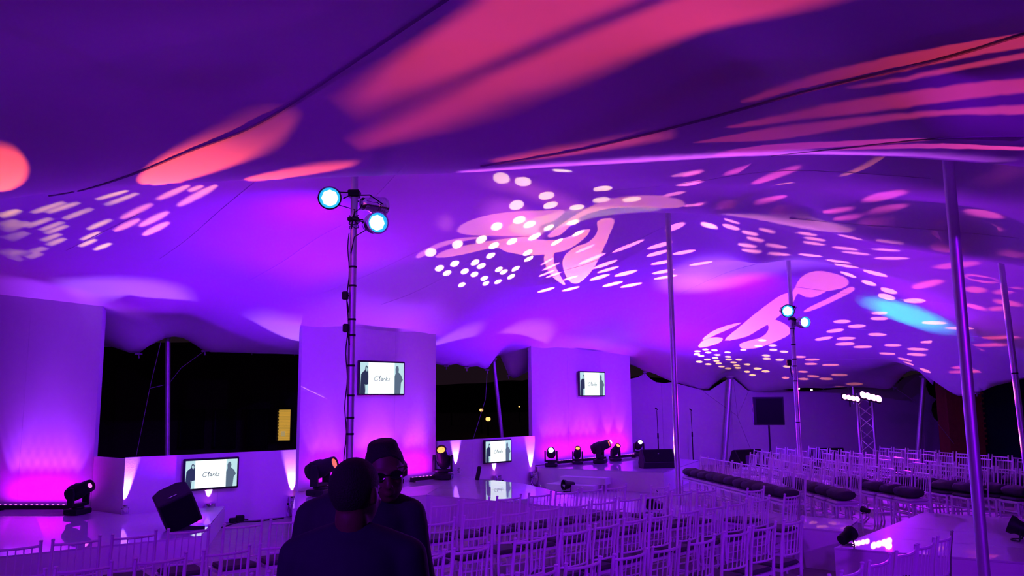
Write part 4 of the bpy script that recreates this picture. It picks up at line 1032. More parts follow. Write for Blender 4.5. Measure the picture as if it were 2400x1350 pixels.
def row_px(ys, pairs, tail, group, jit=2.0):
    w = [P(x, y, .92) for x, y in ys]; xs_ = np.array([p_.x for p_ in w]); yy = np.array([p_.y for p_ in w])
    k, c0 = np.polyfit(xs_, yy, 1); th = math.atan(k)
    for i, (a_, b_) in enumerate(pairs):
        m = (P(a_, yat(ys, a_), .92) + P(b_, yat(ys, b_), .92)) / 2
        # slide to the fitted line, keeping most of the measured place
        yl = k * m.x + c0; m.y = m.y * .35 + yl * .65
        put_chair('n', (m.x, m.y), th + math.radians(random.uniform(-jit, jit)), 'white chair, %s from the left %s' % (ORD[i], tail), group)
gl_ = 'white chairs of the left seating block'
row_px([(-30, 1278), (110, 1264), (250, 1252), (381, 1240), (508, 1228), (625, 1217), (722, 1208)], [(-30, 105), (115, 245), (253, 375), (387, 497), (517, 622), (630, 722)], 'in the front row, left of the two people', gl_)
row_px([(1010, 1180), (1155, 1162), (1298, 1149), (1413, 1138), (1527, 1128)], [(1010, 1075), (1083, 1150), (1160, 1225), (1235, 1295), (1300, 1356), (1362, 1412), (1417, 1470), (1475, 1527)], 'in the front row nearest the central stage', gl_)
row_px([(-40, 1350), (111, 1329), (279, 1308), (450, 1292), (600, 1274), (697, 1264)], [(-48, 111), (122, 279), (309, 448), (464, 597), (605, 712)], 'in the second row, left of the people', gl_)
row_px([(982, 1223), (1078, 1212), (1167, 1199), (1244, 1187), (1317, 1178), (1383, 1170), (1443, 1163), (1506, 1157), (1567, 1152), (1628, 1146), (1690, 1141), (1740, 1135)],
       [(982, 1070), (1083, 1160), (1173, 1240), (1248, 1313), (1320, 1380), (1385, 1440), (1447, 1503), (1510, 1563), (1570, 1625), (1630, 1685), (1698, 1740)], 'in the second row, right of the people', gl_)
row_px([(440, 1362), (605, 1340), (740, 1322)], [(450, 600), (626, 750)], 'in the third row, left of the people', gl_)
row_px([(955, 1300), (1050, 1286), (1155, 1272), (1300, 1248), (1386, 1229), (1454, 1211), (1513, 1200), (1580, 1192), (1640, 1182), (1700, 1176), (1756, 1169), (1815, 1160), (1865, 1150)],
       [(952, 1040), (1050, 1156), (1198, 1288), (1313, 1384), (1390, 1452), (1458, 1512), (1518, 1574), (1587, 1637), (1648, 1696), (1706, 1752), (1762, 1810), (1822, 1866)], 'in the third row, right of the people', gl_)
row_px([(1060, 1364), (1192, 1342), (1314, 1321), (1416, 1302), (1519, 1284), (1606, 1267), (1686, 1248), (1756, 1230), (1822, 1218), (1884, 1208)],
       [(1060, 1190), (1200, 1312), (1318, 1414), (1434, 1518), (1524, 1602), (1610, 1681), (1693, 1754), (1759, 1817), (1831, 1884)], 'in the fourth row', gl_)
row_px([(1880, 1368), (1950, 1340), (2022, 1316), (2090, 1295), (2145, 1275), (2191, 1258), (2231, 1241)], [(1872, 1948), (1965, 2022), (2034, 2087), (2103, 2144), (2149, 2190), (2193, 2231)], 'in the short row by the bottom right platform', gl_)

# right block: rows run away from the camera and face the runway
gr_ = 'white chairs of the right seating block'
def pillow(seed):
    random.seed(seed); mb = MB(); mb.ball((0, 0, 0), (1, 1, 1), 16)
    vs = []
    for v in mb.v:
        v = Vector(v); x, y, z = [math.copysign(abs(c) ** .62, c) for c in v]
        e = 1 + .05 * math.sin(x * 5 + seed) * math.cos(y * 4)
        vs.append((x * .205 * e, y * .165, (z * .075 + .012 * math.sin(x * 7 + seed * 2)) * (1 - .25 * abs(y))))
    mb.v = vs; return mb
pil = []
rows_q = [((1890, 1107), (1642, 1066), 'w', 'row beside the runway', 11, 99), ((2023, 1110), (1740, 1056), 'w', 'second row from the runway', 0, 5), ((2184, 1105), (1766, 1051), 'w', 'third row from the runway', 0, 5),
          ((2322, 1097), (1818, 1046), 'd', 'fourth row from the runway', 0, 5), ((2440, 1103), (1893, 1045), 'd', 'fifth row from the runway', 0, 4), ((2490, 1084), (1980, 1046), 'd', 'sixth row from the runway', 0, 3), ((2520, 1078), (2060, 1045), 'd', 'back row of the right block', 0, 0)]
first_p = None
for ri, (npx, fpx, kind, tail, cnt, npil) in enumerate(rows_q):
    N_ = P(*npx, .92); F_ = P(*fpx, .92); d = (F_ - N_); d.z = 0; L = d.length; n_c = cnt or max(1, round(L / .455)); d.normalize()
    rz = math.atan2(d.y, d.x)
    for k in range(n_c):
        c = N_ + d * ((k + .5) * L / n_c)
        if random.random() < .04 and k > 3: continue
        o = put_chair(kind, (c.x, c.y), rz + math.radians(random.uniform(-2, 2)), 'white chair, %s from the near end of the %s' % (ORD[k], tail), gr_)
        if o is not None and k < npil:
            if len(pil) < 3:
                po = tag(pillow(len(pil) + 1).build('cushion', M['bolster'], None, 'all')); pil.append(po); src = po
            else:
                po = pil[random.randrange(3)].copy(); COL.objects.link(po)
            f = Vector((-math.sin(rz), math.cos(rz), 0))
            po.location = Vector((o.location.x, o.location.y, .598)) + f * (.02 + random.uniform(-.02, .02)); po.rotation_euler = (random.uniform(-.06, .06), random.uniform(-.04, .04), rz + random.uniform(-.08, .08)); s_ = random.uniform(.95, 1.06); po.scale = (1.06 * s_, s_, 1.05)
            tag(po, 'dark cushion on the chair %s from near end, %s' % (ORD[k], tail), 'cushion', 'dark cushions on the right chairs')

# ================================================================== PEOPLE
def blob(mb, name, m, parent, voxel=.012, it=6, fac=.5):
    o = mb.build(name, m, parent, 'all')
    r = o.modifiers.new('one_surface', 'REMESH'); r.mode = 'VOXEL'; r.voxel_size = voxel; r.use_smooth_shade = True
    s = o.modifiers.new('soften', 'SMOOTH'); s.iterations = it; s.factor = fac
    return o
def limb(mb, pts, rs, seg=14):
    pts = [Vector(p) for p in pts]; P2 = []; R2 = []
    for i in range(len(pts) - 1):
        for k in range(4):
            t = k / 4; P2.append(pts[i].lerp(pts[i + 1], t)); R2.append(rs[i] + (rs[i + 1] - rs[i]) * t)
    P2.append(pts[-1]); R2.append(rs[-1]); mb.tube(P2, R2, seg)
    for p, r in zip(pts, rs): mb.ball(p, r * .99, 12)
def torso(mb, g, lean):
    """stacked ellipses: (z, half width, half depth, y)"""
    secs = [(.88, .150, .105, 0), (.95, .165, .118, 0), (1.02, .155, .112, 0), (1.12, .150, .105, 0), (1.24, .168, .115, 0), (1.34, .182, .120, -.005), (1.41, .185, .105, -.008), (1.455, .150, .085, -.01), (1.49, .085, .065, -.008)]
    seg = 24; vs = []; fs = []
    for (z, a, b_, y) in secs:
        for k in range(seg):
            t = 2 * math.pi * k / seg
            vs.append(Vector(((a + g) * math.cos(t), (b_ + g) * math.sin(t) + y + lean * max(0, z - .95), z)))
    for i in range(len(secs) - 1):
        for k in range(seg):
            j = (k + 1) % seg; fs.append((i * seg + k, i * seg + j, (i + 1) * seg + j, (i + 1) * seg + k))
    fs += [tuple(range(seg - 1, -1, -1)), tuple((len(secs) - 1) * seg + k for k in range(seg))]
    mb.add(vs, fs)
def hand(mb, w, d, side):
    """palm and five fingers hanging from the wrist w along d"""
    w = Vector(w); d = Vector(d).normalized(); lat = Vector((0, 1, 0)); lat = (lat - d * lat.dot(d)).normalized(); nrm = d.cross(lat)
    for k in range(5):
        c = w + d * (.02 + k * .016); mb.ball(c, (.020, .036, .020), 10)
    inn = Vector((-side, 0, 0))
    for i, (o_, L, r) in enumerate(((.030, .072, .0088), (.010, .082, .0092), (-.010, .076, .0088), (-.029, .060, .0078))):
        b0 = w + d * .085 + lat * o_; b1 = b0 + d * L * .5 + inn * .006; b2 = b1 + d * L * .32 + inn * .016; b3 = b2 + d * L * .2 + inn * .016
        mb.tube([b0 - d * .01, b1, b2, b3], [r * 1.05, r, r * .92, r * .75], 8); mb.ball(b3, r * .75, 8)
    t0 = w + d * .028 + lat * .030; t1 = t0 + lat * .026 + d * .026 + inn * .01; t2 = t1 + d * .030 + lat * .006 + inn * .012
    mb.tube([t0, t1, t2], [.0125, .011, .0085], 8); mb.ball(t2, .0085, 8)
def figure(loc, rz, scale, label, lean, hp, hyaw, hpitch, hroll, top_mat, hatted, arms):
    o = empty('person', loc, rz, label, 'person'); o.scale = (scale,) * 3
    HR = Matrix.Rotation(hyaw, 3, 'Z') @ Matrix.Rotation(hroll, 3, 'Y') @ Matrix.Rotation(hpitch, 3, 'X')
    hc = Vector(hp)                                   # middle of the skull
    T = lambda x, y, z: hc + HR @ Vector((x, y, z))
    nb = Vector((0, -.008 + lean * .53, 1.47))
    b_ = MB()
    torso(b_, -.012, lean)
    limb(b_, [nb + Vector((0, 0, -.03)), nb.lerp(T(0, -.015, -.09), .5), T(0, -.02, -.07)], [.066, .060, .058])
    # skull, face, jaw, nose, brows, lips, ears
    b_.ball(T(0, -.018, .02), (.076, .096, .094), 24, R=HR); b_.ball(T(0, .022, -.03), (.062, .068, .085), 20, R=HR); b_.ball(T(0, .045, -.082), (.036, .036, .030), 14, R=HR)
    b_.ball(T(0, .015, -.062), (.052, .05, .04), 14, R=HR)
    b_.tube([T(0, .086, .012), T(0, .098, -.012), T(0, .108, -.030)], [.009, .012, .015], 10); b_.ball(T(0, .104, -.034), (.019, .014, .010), 10, R=HR)
    for s in (-1, 1):
        b_.ball(T(s * .030, .074, .022), (.024, .012, .008), 10, R=HR); b_.ball(T(s * .040, .064, -.022), (.020, .016, .016), 10, R=HR)
        b_.ball(T(s * .078, -.005, -.008), (.008, .018, .030), 12, R=HR); b_.ball(T(s * .083, -.012, .006), (.006, .016, .018), 10, R=HR)
    b_.ball(T(0, .092, -.058), (.025, .010, .006), 10, R=HR); b_.ball(T(0, .090, -.068), (.022, .010, .006), 10, R=HR)
    sh = lambda s: Vector((s * .178, -.01 + lean * .45, 1.405))
    for s in (-1, 1):
        el, wr = [Vector(v) for v in arms[s]]
        limb(b_, [sh(s), sh(s).lerp(el, .5), el, el.lerp(wr, .5), wr], [.048, .046, .038, .036, .026]); hand(b_, wr, wr - el, s)
        limb(b_, [(s * .088, 0, .90), (s * .095, .005, .70), (s * .10, .012, .50), (s * .10, -.005, .30), (s * .10, -.02, .09)], [.085, .075, .055, .052, .036])
        limb(b_, [(s * .10, -.03, .05), (s * .105, .06, .04), (s * .11, .13, .028)], [.034, .034, .026])
    body = blob(b_, 'body', M['skin'], o, .0095, 3)
    # eyes
    for s in (-1, 1): MB().ball(T(s * .030, .071, .006), (.012, .009, .010), 10, R=HR).build('eye', M['frame'], body, 'all')
    # clothes
    t = MB(); torso(t, .014, lean)
    for s in (-1, 1):
        el, wr = [Vector(v) for v in arms[s]]
        limb(t, [Vector((s * .12, -.012 + lean * .48, 1.44)), sh(s) + Vector((s * .012, 0, 0)), sh(s).lerp(el, .5), el, el.lerp(wr, .5), el.lerp(wr, .93)], [.052, .068, .062, .052, .047, .040])
    cl = nb + Vector((0, 0, .005))
    for s in (-1, 1): limb(t, [cl + Vector((s * .035, -.02, .0)), Vector((s * .10, -.018 + lean * .5, 1.452)), sh(s) + Vector((s * .012, 0, .005))], [.052, .055, .062])
    t.tube([cl + Vector((0, 0, -.05)), cl + Vector((0, lean * .03, .035))], [.085, .069], 20)
    for k in range(24):
        a_ = 2 * math.pi * k / 24; t.ball(Vector((.166 * math.cos(a_), .13 * math.sin(a_) + 0, .93)), .016, 6)
    top = blob(t, 'jacket' if not hatted else 'shirt', top_mat, o, .013, 4)
    if not hatted:
        # denim jacket: placket, two chest pockets with stitching, turned collar
        d = MB(); yf = lambda z: .135 + lean * max(0, z - .95)
        d.prism([(-.012, .94), (.012, .94), (.012, 1.36), (-.012, 1.36)], ((0, yf(1.15), 0), (1, 0, 0), (0, lean, 1)), (0, .008, 0)); d.build('placket', top_mat, top)
        for s in (-1, 1):
            q_ = MB(); q_.bbox((s * .095, yf(1.25) - .012, 1.26), (.09, .02, .11), .006); q_.prism([(-.05, .045), (.05, .045), (.05, .02), (0, .0), (-.05, .02)], ((s * .095, yf(1.25) - .005, 1.27), (1, 0, 0), (0, 0, 1)), (0, .012, 0)); q_.build('chest_pocket', top_mat, top)
            MB().tube([(s * .055, yf(1.25) + .002, 1.318), (s * .135, yf(1.25) + .002, 1.318)], .0015, 4).build('stitching', M['thread'], top)
            q_ = MB(); q_.prism([(0, 0), (.055, -.01), (.075, .05), (.02, .075)] if s > 0 else [(0, 0), (-.055, -.01), (-.075, .05), (-.02, .075)], (cl + Vector((s * .02, .075, -.06)), (1, 0, 0), (0, -.35, 1)), (0, .01, 0)); q_.build('collar', top_mat, top)
    tr_ = MB()
    for s in (-1, 1):
        limb(tr_, [(s * .085, 0, .93), (s * .092, .003, .80), (s * .097, .006, .68), (s * .102, .012, .50), (s * .102, -.005, .30), (s * .102, -.02, .10)], [.105, .100, .088, .070, .064, .060])
        sm_ = MB(); limb(sm_, [(s * .10, -.045, .045), (s * .105, .04, .05), (s * .11, .11, .04), (s * .112, .16, .036)], [.042, .047, .046, .034])
        so = blob(sm_, 'shoe', M['black'], o, .01, 2); MB().slab([(s * .105 - .045, -.09), (s * .105 + .045, -.09), (s * .11 + .052, .1), (s * .11 + .03, .19), (s * .11 - .03, .19), (s * .11 - .05, .1)], 0, .018).build('sole', M['black'], so)
    blob(tr_, 'trousers', M['trouser'], o, .014, 4)
    if hatted:
        h = MB(); h.ball(T(0, -.019, .024), (.0785, .100, .098), 36, R=HR)
        for i, v in enumerate(h.v):
            l_ = HR.transposed() @ (Vector(v) - hc); f_ = min(1, max(0, (l_.y + .035) / .075)); zc = -.080 + .135 * f_
            if l_.z < zc: l_.x *= .97; l_.z = zc; h.v[i] = tuple(hc + HR @ l_)
        h.build('close_cropped_hair', M['hair'], o, 'all')
    else:
        h = MB(); h.ball(T(0, -.020, .026), (.0775, .0975, .092), 36, R=HR)
        for i, v in enumerate(h.v):
            l_ = HR.transposed() @ (Vector(v) - hc); zc = -.05 + .125 * min(1, max(0, (l_.y + .01) / .07))
            if l_.z < zc: l_.z = zc; h.v[i] = tuple(hc + HR @ l_)
        # flat-cut top
        h.lathe([(.058, .07), (.062, .092), (.056, .110), (.042, .120), (.01, .123)], T(0, -.02, 0), 24, HR); blob(h, 'flat_top_hair', M['hair'], o, .006, 8)
        g_ = MB()
        for s in (-1, 1):
            ring = [T(s * .033 + .023 * math.cos(a_ * math.pi / 8), .091, .006 + .015 * math.sin(a_ * math.pi / 8)) for a_ in range(17)]; g_.tube(ring, .0028, 5, False)
            g_.tube([T(s * .058, .092, .012), T(s * .080, .05, .014), T(s * .084, -.02, .006)], .0028, 5)
            g_.prism([(.021 * math.cos(a_ * math.pi / 8), .013 * math.sin(a_ * math.pi / 8)) for a_ in range(16)], (T(s * .033, .089, .006), HR @ Vector((1, 0, 0)), HR @ Vector((0, 0, 1))), HR @ Vector((0, .002, 0)))
        g_.tube([T(-.008, .097, .010), T(.008, .097, .010)], .003, 5); g_.build('spectacles', M['frame'], o)
    return o
# the one with his back to the camera
a = PY(826, 1300, 3.0)
figure((a.x, 3.0, 0), -.08, 1.067, 'person seen from behind in a dark shirt with close-cropped hair', .03, (.012, .0, 1.612), -.35, -.08, .02, M['shirt'], True,
       {1: [(.235, .02, 1.13), (.20, .22, .98)], -1: [(-.235, .02, 1.13), (-.20, .24, 1.0)]})
# the taller one facing the camera, bending his head towards the other
a = PY(846, 1300, 3.62)
figure((a.x, 3.62, 0), math.pi + .06, 1.11, 'taller person in dark denim jacket and spectacles facing the camera, head tilted', .06, (-.098, .060, 1.578), .16, -.18, .14, M['jacket'], False,
       {1: [(.250, .02, 1.12), (.235, .14, .90)], -1: [(-.250, .02, 1.12), (-.235, .14, .90)]})

# ================================================================== GOBO PROJECTORS
def ell(cx, cy, a, b_, ang=0.0, n=16):
    c, s = math.cos(math.radians(ang)), math.sin(math.radians(ang))
    return [(cx + a * math.cos(2 * math.pi * k / n) * c - b_ * math.sin(2 * math.pi * k / n) * s, cy + a * math.cos(2 * math.pi * k / n) * s + b_ * math.sin(2 * math.pi * k / n) * c) for k in range(n)]
def strk(x0, y0, x1, y1, w, n=16):
    L = math.hypot(x1 - x0, y1 - y0); return ell((x0 + x1) / 2, (y0 + y1) / 2, L / 2, w / 2, math.degrees(math.atan2(y1 - y0, x1 - x0)), n)
def tr2(poly, ox, oy, s): return [(ox + x / s, oy + y / s) for x, y in poly]
def dense(poly, n=3):
    r = []
    for i in range(len(poly)):
        a_, b_ = poly[i], poly[(i + 1) % len(poly)]
        for k in range(n): r.append((a_[0] + (b_[0] - a_[0]) * k / n, a_[1] + (b_[1] - a_[1]) * k / n))
    return r
def closed_smooth(pts, n=3):
    r = []; m = len(pts)
    for i in range(m):
        p0, p1, p2, p3 = pts[i - 1], pts[i], pts[(i + 1) % m], pts[(i + 2) % m]
        for k in range(n):
            t = k / n
            r.append(tuple(.5 * (2 * p1[j] + (p2[j] - p0[j]) * t + (2 * p0[j] - 5 * p1[j] + 4 * p2[j] - p3[j]) * t * t + (3 * p1[j] - p0[j] - 3 * p2[j] + p3[j]) * t ** 3) for j in range(2)))
    return r
def pip(p, poly):
    x, y = p; c = False; j = len(poly) - 1
    for i in range(len(poly)):
        xi, yi = poly[i]; xj, yj = poly[j]
        if (yi > y) != (yj > y) and x < (xj - xi) * (y - yi) / (yj - yi) + xi: c = not c
        j = i
    return c
NB = 0
def gobo(head, polys, col, watts, soft=.00004, off=(0, 0), pd=.018):
    """a lamp and a pierced metal disc in front of a moving head; the holes are the patterns lying on the canopy"""
    global NB
    ho, fr, dr = head
    dv = Vector(dr); sd = dv.cross(Vector((0, 0, 1))); sd = sd.normalized() if sd.length > .1 else Vector((1, 0, 0)); uv = sd.cross(dv).normalized()
    pos = Vector(fr) + sd * off[0] * .05 + uv * off[1] * .05
    W3 = []; 
    for pl_ in polys:
        w = pl_ if isinstance(pl_[0], Vector) else [on_canopy(x, y) for x, y in pl_]; w = [p_ for p_ in w if p_]
        if len(w) < 6: continue
        c = sum(w, Vector()) / len(w); v = (c - pos); L = v.length; h = BV.ray_cast(pos, v.normalized(), L - .25)
        if h[0] is not None: NB += 1
        # a pattern that would straddle a fold keeps only its near side
        md = sorted((p_ - c).length for p_ in w)[len(w) // 2]
        W3.append(w)
    if not W3: return
    ax = Vector()
    for w in W3: ax += (sum(w, Vector()) / len(w) - pos).normalized()
    ax.normalize(); u = ax.cross(Vector((0, 0, 1))).normalized(); v = u.cross(ax)
    H = []
    for w in W3:
        q = []
        for p_ in w:
            d = p_ - pos; f = d.dot(ax)
            if f > .1: q.append((d.dot(u) / f, d.dot(v) / f))
        if len(q) > 5: H.append(q)
    mr = max(math.hypot(*p_) for q in H for p_ in q)
    if mr > 3.2: print('WIDE', mr, ho.name)
    R1 = mr * 1.06; R2 = mr * 1.25
    pts = [(R2 * math.cos(2 * math.pi * k / 48), R2 * math.sin(2 * math.pi * k / 48)) for k in range(48)]; ed_ = [(k, (k + 1) % 48) for k in range(48)]
    for q in H:
        n0 = len(pts); pts += q; ed_ += [(n0 + k, n0 + (k + 1) % len(q)) for k in range(len(q))]
    r = delaunay_2d_cdt([Vector(p_) for p_ in pts], ed_, [], 1, 1e-7)
    bb = [(min(p_[0] for p_ in q), max(p_[0] for p_ in q), min(p_[1] for p_ in q), max(p_[1] for p_ in q)) for q in H]
    fs = []
    for f in r[2]:
        c = ((r[0][f[0]][0] + r[0][f[1]][0] + r[0][f[2]][0]) / 3, (r[0][f[0]][1] + r[0][f[1]][1] + r[0][f[2]][1]) / 3)
        if not any(b_[0] <= c[0] <= b_[1] and b_[2] <= c[1] <= b_[3] and pip(c, q) for b_, q in zip(bb, H)): fs.append(tuple(f))
    mw = Matrix.Translation(ho.location) @ Matrix.Rotation(ho.rotation_euler.z, 4, 'Z'); inv = mw.inverted()
    sc = pd / max(1, mr)
    vs = [inv @ (pos + (ax + u * p_[0] + v * p_[1]) * sc) for p_ in r[0]]
    mb = MB(); mb.add(vs, fs); mb.build('gobo_disc', M['black'], ho)
    sp_ = spot('gobo_lamp', pos, pos + ax, col, watts, min(178, 2 * math.degrees(math.atan(R1))), 0.0, soft * sc / .025, ho)
    sp_.data.spot_blend = 0.0
    return sp_
S3 = lambda L, ox, oy, s: [tr2(strk(*a_), ox, oy, s) for a_ in L]
E3 = lambda L, ox, oy, s: [tr2(ell(*a_), ox, oy, s) for a_ in L]
# left group
L_ = [(-20, 385, 150, 335, 45), (-10, 450, 140, 405, 28), (15, 488, 215, 415, 26), (210, 362, 470, 275, 28), (310, 362, 570, 278, 26), (165, 462, 375, 388, 24), (35, 548, 200, 488, 22), (272, 485, 455, 415, 22), (310, 507, 485, 440, 22), (435, 405, 660, 320, 24), (285, 558, 435, 500, 24), (325, 588, 465, 532, 26),
      (5, 655, 125, 615, 20), (70, 660, 190, 620, 20), (207, 638, 328, 597, 22), (185, 675, 297, 637, 22), (38, 700, 145, 668, 18), (660, 268, 915, 195, 24), (725, 308, 985, 212, 24), (605, 478, 790, 398, 30), (561, 550, 712, 487, 28), (547, 597, 685, 540, 28), (655, 620, 788, 568, 32)]
L_ = [(x0 + (x1 - x0) * .04, y0 + (y1 - y0) * .04, x1 - (x1 - x0) * .04, y1 - (y1 - y0) * .04, w * .72) for x0, y0, x1, y1, w in L_]
gobo(mhC, S3(L_, 0, 380, 3), (1.0, .48, .06), 11000, off=(-1, 0))
gobo(mhC, S3([(800, 485, 985, 400, 36), (845, 400, 1072, 292, 34), (975, 452, 1188, 348, 40), (1000, 515, 1190, 423, 40), (1100, 265, 1335, 162, 34), (1245, 310, 1530, 160, 42), (1320, 205, 1430, 165, 26)], 0, 380, 3), (1.0, .22, .15), 10000, off=(-1, 1))
# near canopy, red
gobo(mhA, [ell(0, 395, 64, 54), strk(325, 424, 690, 290, 82, 24), strk(575, 421, 835, 383, 20, 20)], (1.0, .08, .02), 9000, .00012)
N3 = closed_smooth([(799, 260), (818, 229), (874, 179), (966, 111), (1047, 56), (1121, 6), (1190, -40), (1350, -75), (1500, -55), (1530, -25), (1479, 6), (1337, 62), (1183, 130), (1059, 185), (954, 222), (855, 256)])
N4 = closed_smooth([(821, 342), (861, 315), (954, 266), (1071, 210), (1220, 145), (1368, 80), (1492, 31), (1572, 0), (1720, -50), (1950, -75), (2060, -45), (1952, 0), (1820, 33), (1650, 72), (1492, 130), (1337, 192), (1183, 247), (1059, 290), (935, 324), (861, 340)])
N5 = closed_smooth([(1146, 378), (1281, 352), (1430, 328), (1529, 314), (1587, 315), (1492, 337), (1368, 358), (1244, 374)])
gobo(fp, [N3], (1.0, .055, .04), 2900, .00016, off=(-1.4, 0))
gobo(fp, [N4], (1.0, .055, .04), 3000, .00012)
gobo(fp, [N5], (1.0, .075, .10), 1700, .0001, off=(1.4, 0))
N6 = closed_smooth([(1737, 239), (1820, 206), (1930, 170), (2067, 137), (2204, 110), (2400, 77), (2450, 68), (2450, 106), (2400, 112), (2287, 131), (2149, 158), (1985, 190), (1875, 213), (1781, 234)])
N6b = closed_smooth([(1985, 205), (2149, 173), (2287, 146), (2400, 124), (2450, 116), (2450, 130), (2400, 138), (2287, 158), (2149, 184), (2029, 203)])
N7 = closed_smooth([(1699, 299), (1820, 272), (1957, 242), (2094, 220), (2232, 200), (2400, 184), (2450, 179), (2450, 212), (2400, 218), (2259, 233), (2094, 254), (2012, 266), (1875, 280), (1792, 293)])
N8 = closed_smooth([(1627, 334), (1737, 313), (1875, 291), (2040, 273), (2149, 262), (2287, 253), (2400, 246), (2450, 243), (2450, 264), (2400, 267), (2204, 270), (2067, 286), (1957, 305), (1847, 324), (1770, 331), (1682, 333)])
gobo(fp3, [N6, N7], (1.0, .055, .06), 420, .00006)
gobo(fp3, [N6b, N8], (1.0, .06, .12), 420, .00006, off=(1.4, 0))
N9 = closed_smooth([(1671, 366), (1710, 352), (1820, 338), (1985, 330), (2149, 324), (2177, 328), (2040, 339), (1875, 351), (1737, 364)])
N10 = closed_smooth([(1930, 352), (2067, 341), (2204, 336), (2400, 345), (2450, 347), (2400, 352), (2204, 347), (2040, 350)])
gobo(fp3, [N9], (1.0, .06, .4), 600, .00005, off=(-1.4, 0))
gobo(fp3, [N10], (1.0, .06, .4), 600, .00005, off=(0, 1.4))
RIM = [(1080, 405), (1300, 391), (1500, 380), (1700, 368), (1900, 361), (2150, 366), (2350, 380), (2350, 376), (2150, 360), (1900, 354), (1700, 360), (1500, 371), (1300, 384), (1080, 401)]
gobo(fp, [dense(RIM, 3)], (.7, .10, 1.0), 2600, .00025, off=(0, 1.4))  # added beam shaped to imitate stage light grazing the first fold
# middle: swirls
sw = lambda L: [tr2(closed_smooth(p_), 900, 360, 3) for p_ in L]
gobo(mhE, sw([[(515, 545), (560, 492), (700, 440), (900, 408), (1150, 398), (1270, 400), (1200, 470), (1110, 500), (1080, 540), (1105, 575), (900, 580), (700, 578), (580, 570)],
              [(1290, 470), (1400, 400), (1550, 330), (1750, 297), (1950, 297), (2080, 325), (2115, 360), (2050, 382), (1900, 383), (1700, 378), (1550, 392), (1420, 430), (1340, 480), (1240, 572), (1150, 585), (1200, 530)],
              [(225, 725), (260, 690), (400, 625), (560, 592), (680, 590), (500, 628), (380, 665), (300, 710), (250, 735)],
              [(360, 728), (430, 680), (600, 640), (800, 605), (1000, 585), (1090, 605), (1250, 600), (1430, 530), (1440, 560), (1380, 620), (1280, 680), (1130, 710), (980, 712), (860, 690), (780, 662), (600, 700), (450, 728)],
              [(1500, 480), (1560, 452), (1620, 470), (1590, 560), (1530, 700), (1470, 810), (1400, 890), (1340, 915), (1290, 880), (1255, 790), (1270, 720), (1340, 660), (1440, 620), (1500, 550)],
              [(1125, 720), (1190, 680), (1195, 760), (1230, 840), (1275, 920), (1240, 910), (1170, 850), (1135, 780)]]), (1.0, .26, .22), 3600, .00005)
gobo(mhG, sw([[(700, 200), (760, 170), (880, 165), (1100, 235), (1270, 305), (1400, 370), (1370, 400), (1230, 388), (1100, 340), (950, 280), (800, 240), (720, 235)], [(700, 430), (730, 350), (820, 320), (960, 360), (1080, 440), (1115, 530), (1090, 600), (960, 620), (800, 600), (730, 540)]]), (1.0, .14, .5), 2200, .0003, off=(-1, 0))
gobo(mhD, sw([[(880, 500), (1100, 440), (1300, 395), (1600, 372), (1850, 372), (1960, 395), (1700, 420), (1450, 455), (1250, 520), (1100, 560), (930, 560)]]), (1.0, .60, .02), 1300, .0001, off=(1, 1))
# middle: dots
D_ = E3([(825, 172, 58, 40, 8), (978, 196, 58, 33, 4), (1142, 296, 55, 28, -10), (932, 362, 52, 34, -15), (1170, 363, 53, 24, -15), (1355, 378, 54, 19, -8), (1527, 325, 62, 18, -6), (1538, 246, 68, 19, -5), (1742, 322, 68, 17, -6), (1253, 120, 70, 10, 4), (792, 512, 43, 28, -20), (952, 466, 47, 26, -15), (1023, 498, 45, 22, -20), (1330, 484, 48, 17, -14),
         (1160, 520, 40, 16, -25), (1058, 585, 48, 18, -25), (900, 617, 40, 20, -25), (772, 648, 40, 20, -25), (517, 638, 40, 28, -20), (685, 604, 42, 25, -25), (328, 695, 40, 30, -10), (1215, 622, 48, 13, -30), (1365, 560, 48, 13, -26), (750, 717, 34, 18, -25), (1010, 697, 38, 16, -28), (1018, 740, 37, 13, -30),
         (390, 806, 33, 21, -22), (497, 774, 33, 20, -22), (444, 840, 31, 18, -20), (640, 766, 33, 18, -25), (684, 790, 32, 17, -25), (567, 828, 30, 18, -25), (636, 849, 29, 17, -25), (807, 814, 30, 14, -28), (842, 832, 30, 14, -28), (926, 809, 33, 13, -30), (705, 877, 28, 15, -25), (716, 912, 25, 14, -25), (894, 865, 30, 13, -30), (802, 900, 27, 13, -25), (547, 922, 27, 14, -22)], 900, 360, 3)
gobo(mhD, D_, (1.0, .62, .34), 6500, .00004)
gobo(mhE, E3([(433, 487, 46, 56, 10)], 900, 360, 3), (1.0, .2, .3), 1400, .0002, off=(1, 0))
D2 = S3([(1605, 695, 1830, 605, 24), (1370, 778, 1560, 700, 22), (1340, 700, 1480, 640, 18), (1470, 808, 1640, 750, 24), (1500, 838, 1650, 795, 20), (1445, 890, 1585, 850, 24), (1620, 862, 1780, 822, 26), (1535, 935, 1680, 900, 22), (1660, 940, 1815, 910, 22), (1080, 975, 1200, 942, 18), (1250, 967, 1375, 935, 18), (1100, 785, 1190, 735, 14), (1110, 822, 1235, 768, 14), (1085, 865, 1200, 820, 14), (1135, 873, 1250, 832, 12), (1260, 890, 1365, 858, 14),
         (1980, 540, 2115, 490, 42), (2228, 498, 2340, 514, 34), (1850, 670, 2030, 620, 28), (1845, 722, 2000, 680, 26), (2030, 708, 2190, 680, 24), (1875, 780, 2030, 752, 22), (1885, 845, 2040, 815, 22), (1900, 882, 2060, 855, 18), (2150, 785, 2310, 760, 18), (2020, 160, 2240, 125, 26), (2055, 225, 2240, 195, 26), (1960, 300, 2120, 268, 24), (2110, 370, 2258, 352, 16)], 900, 360, 3)
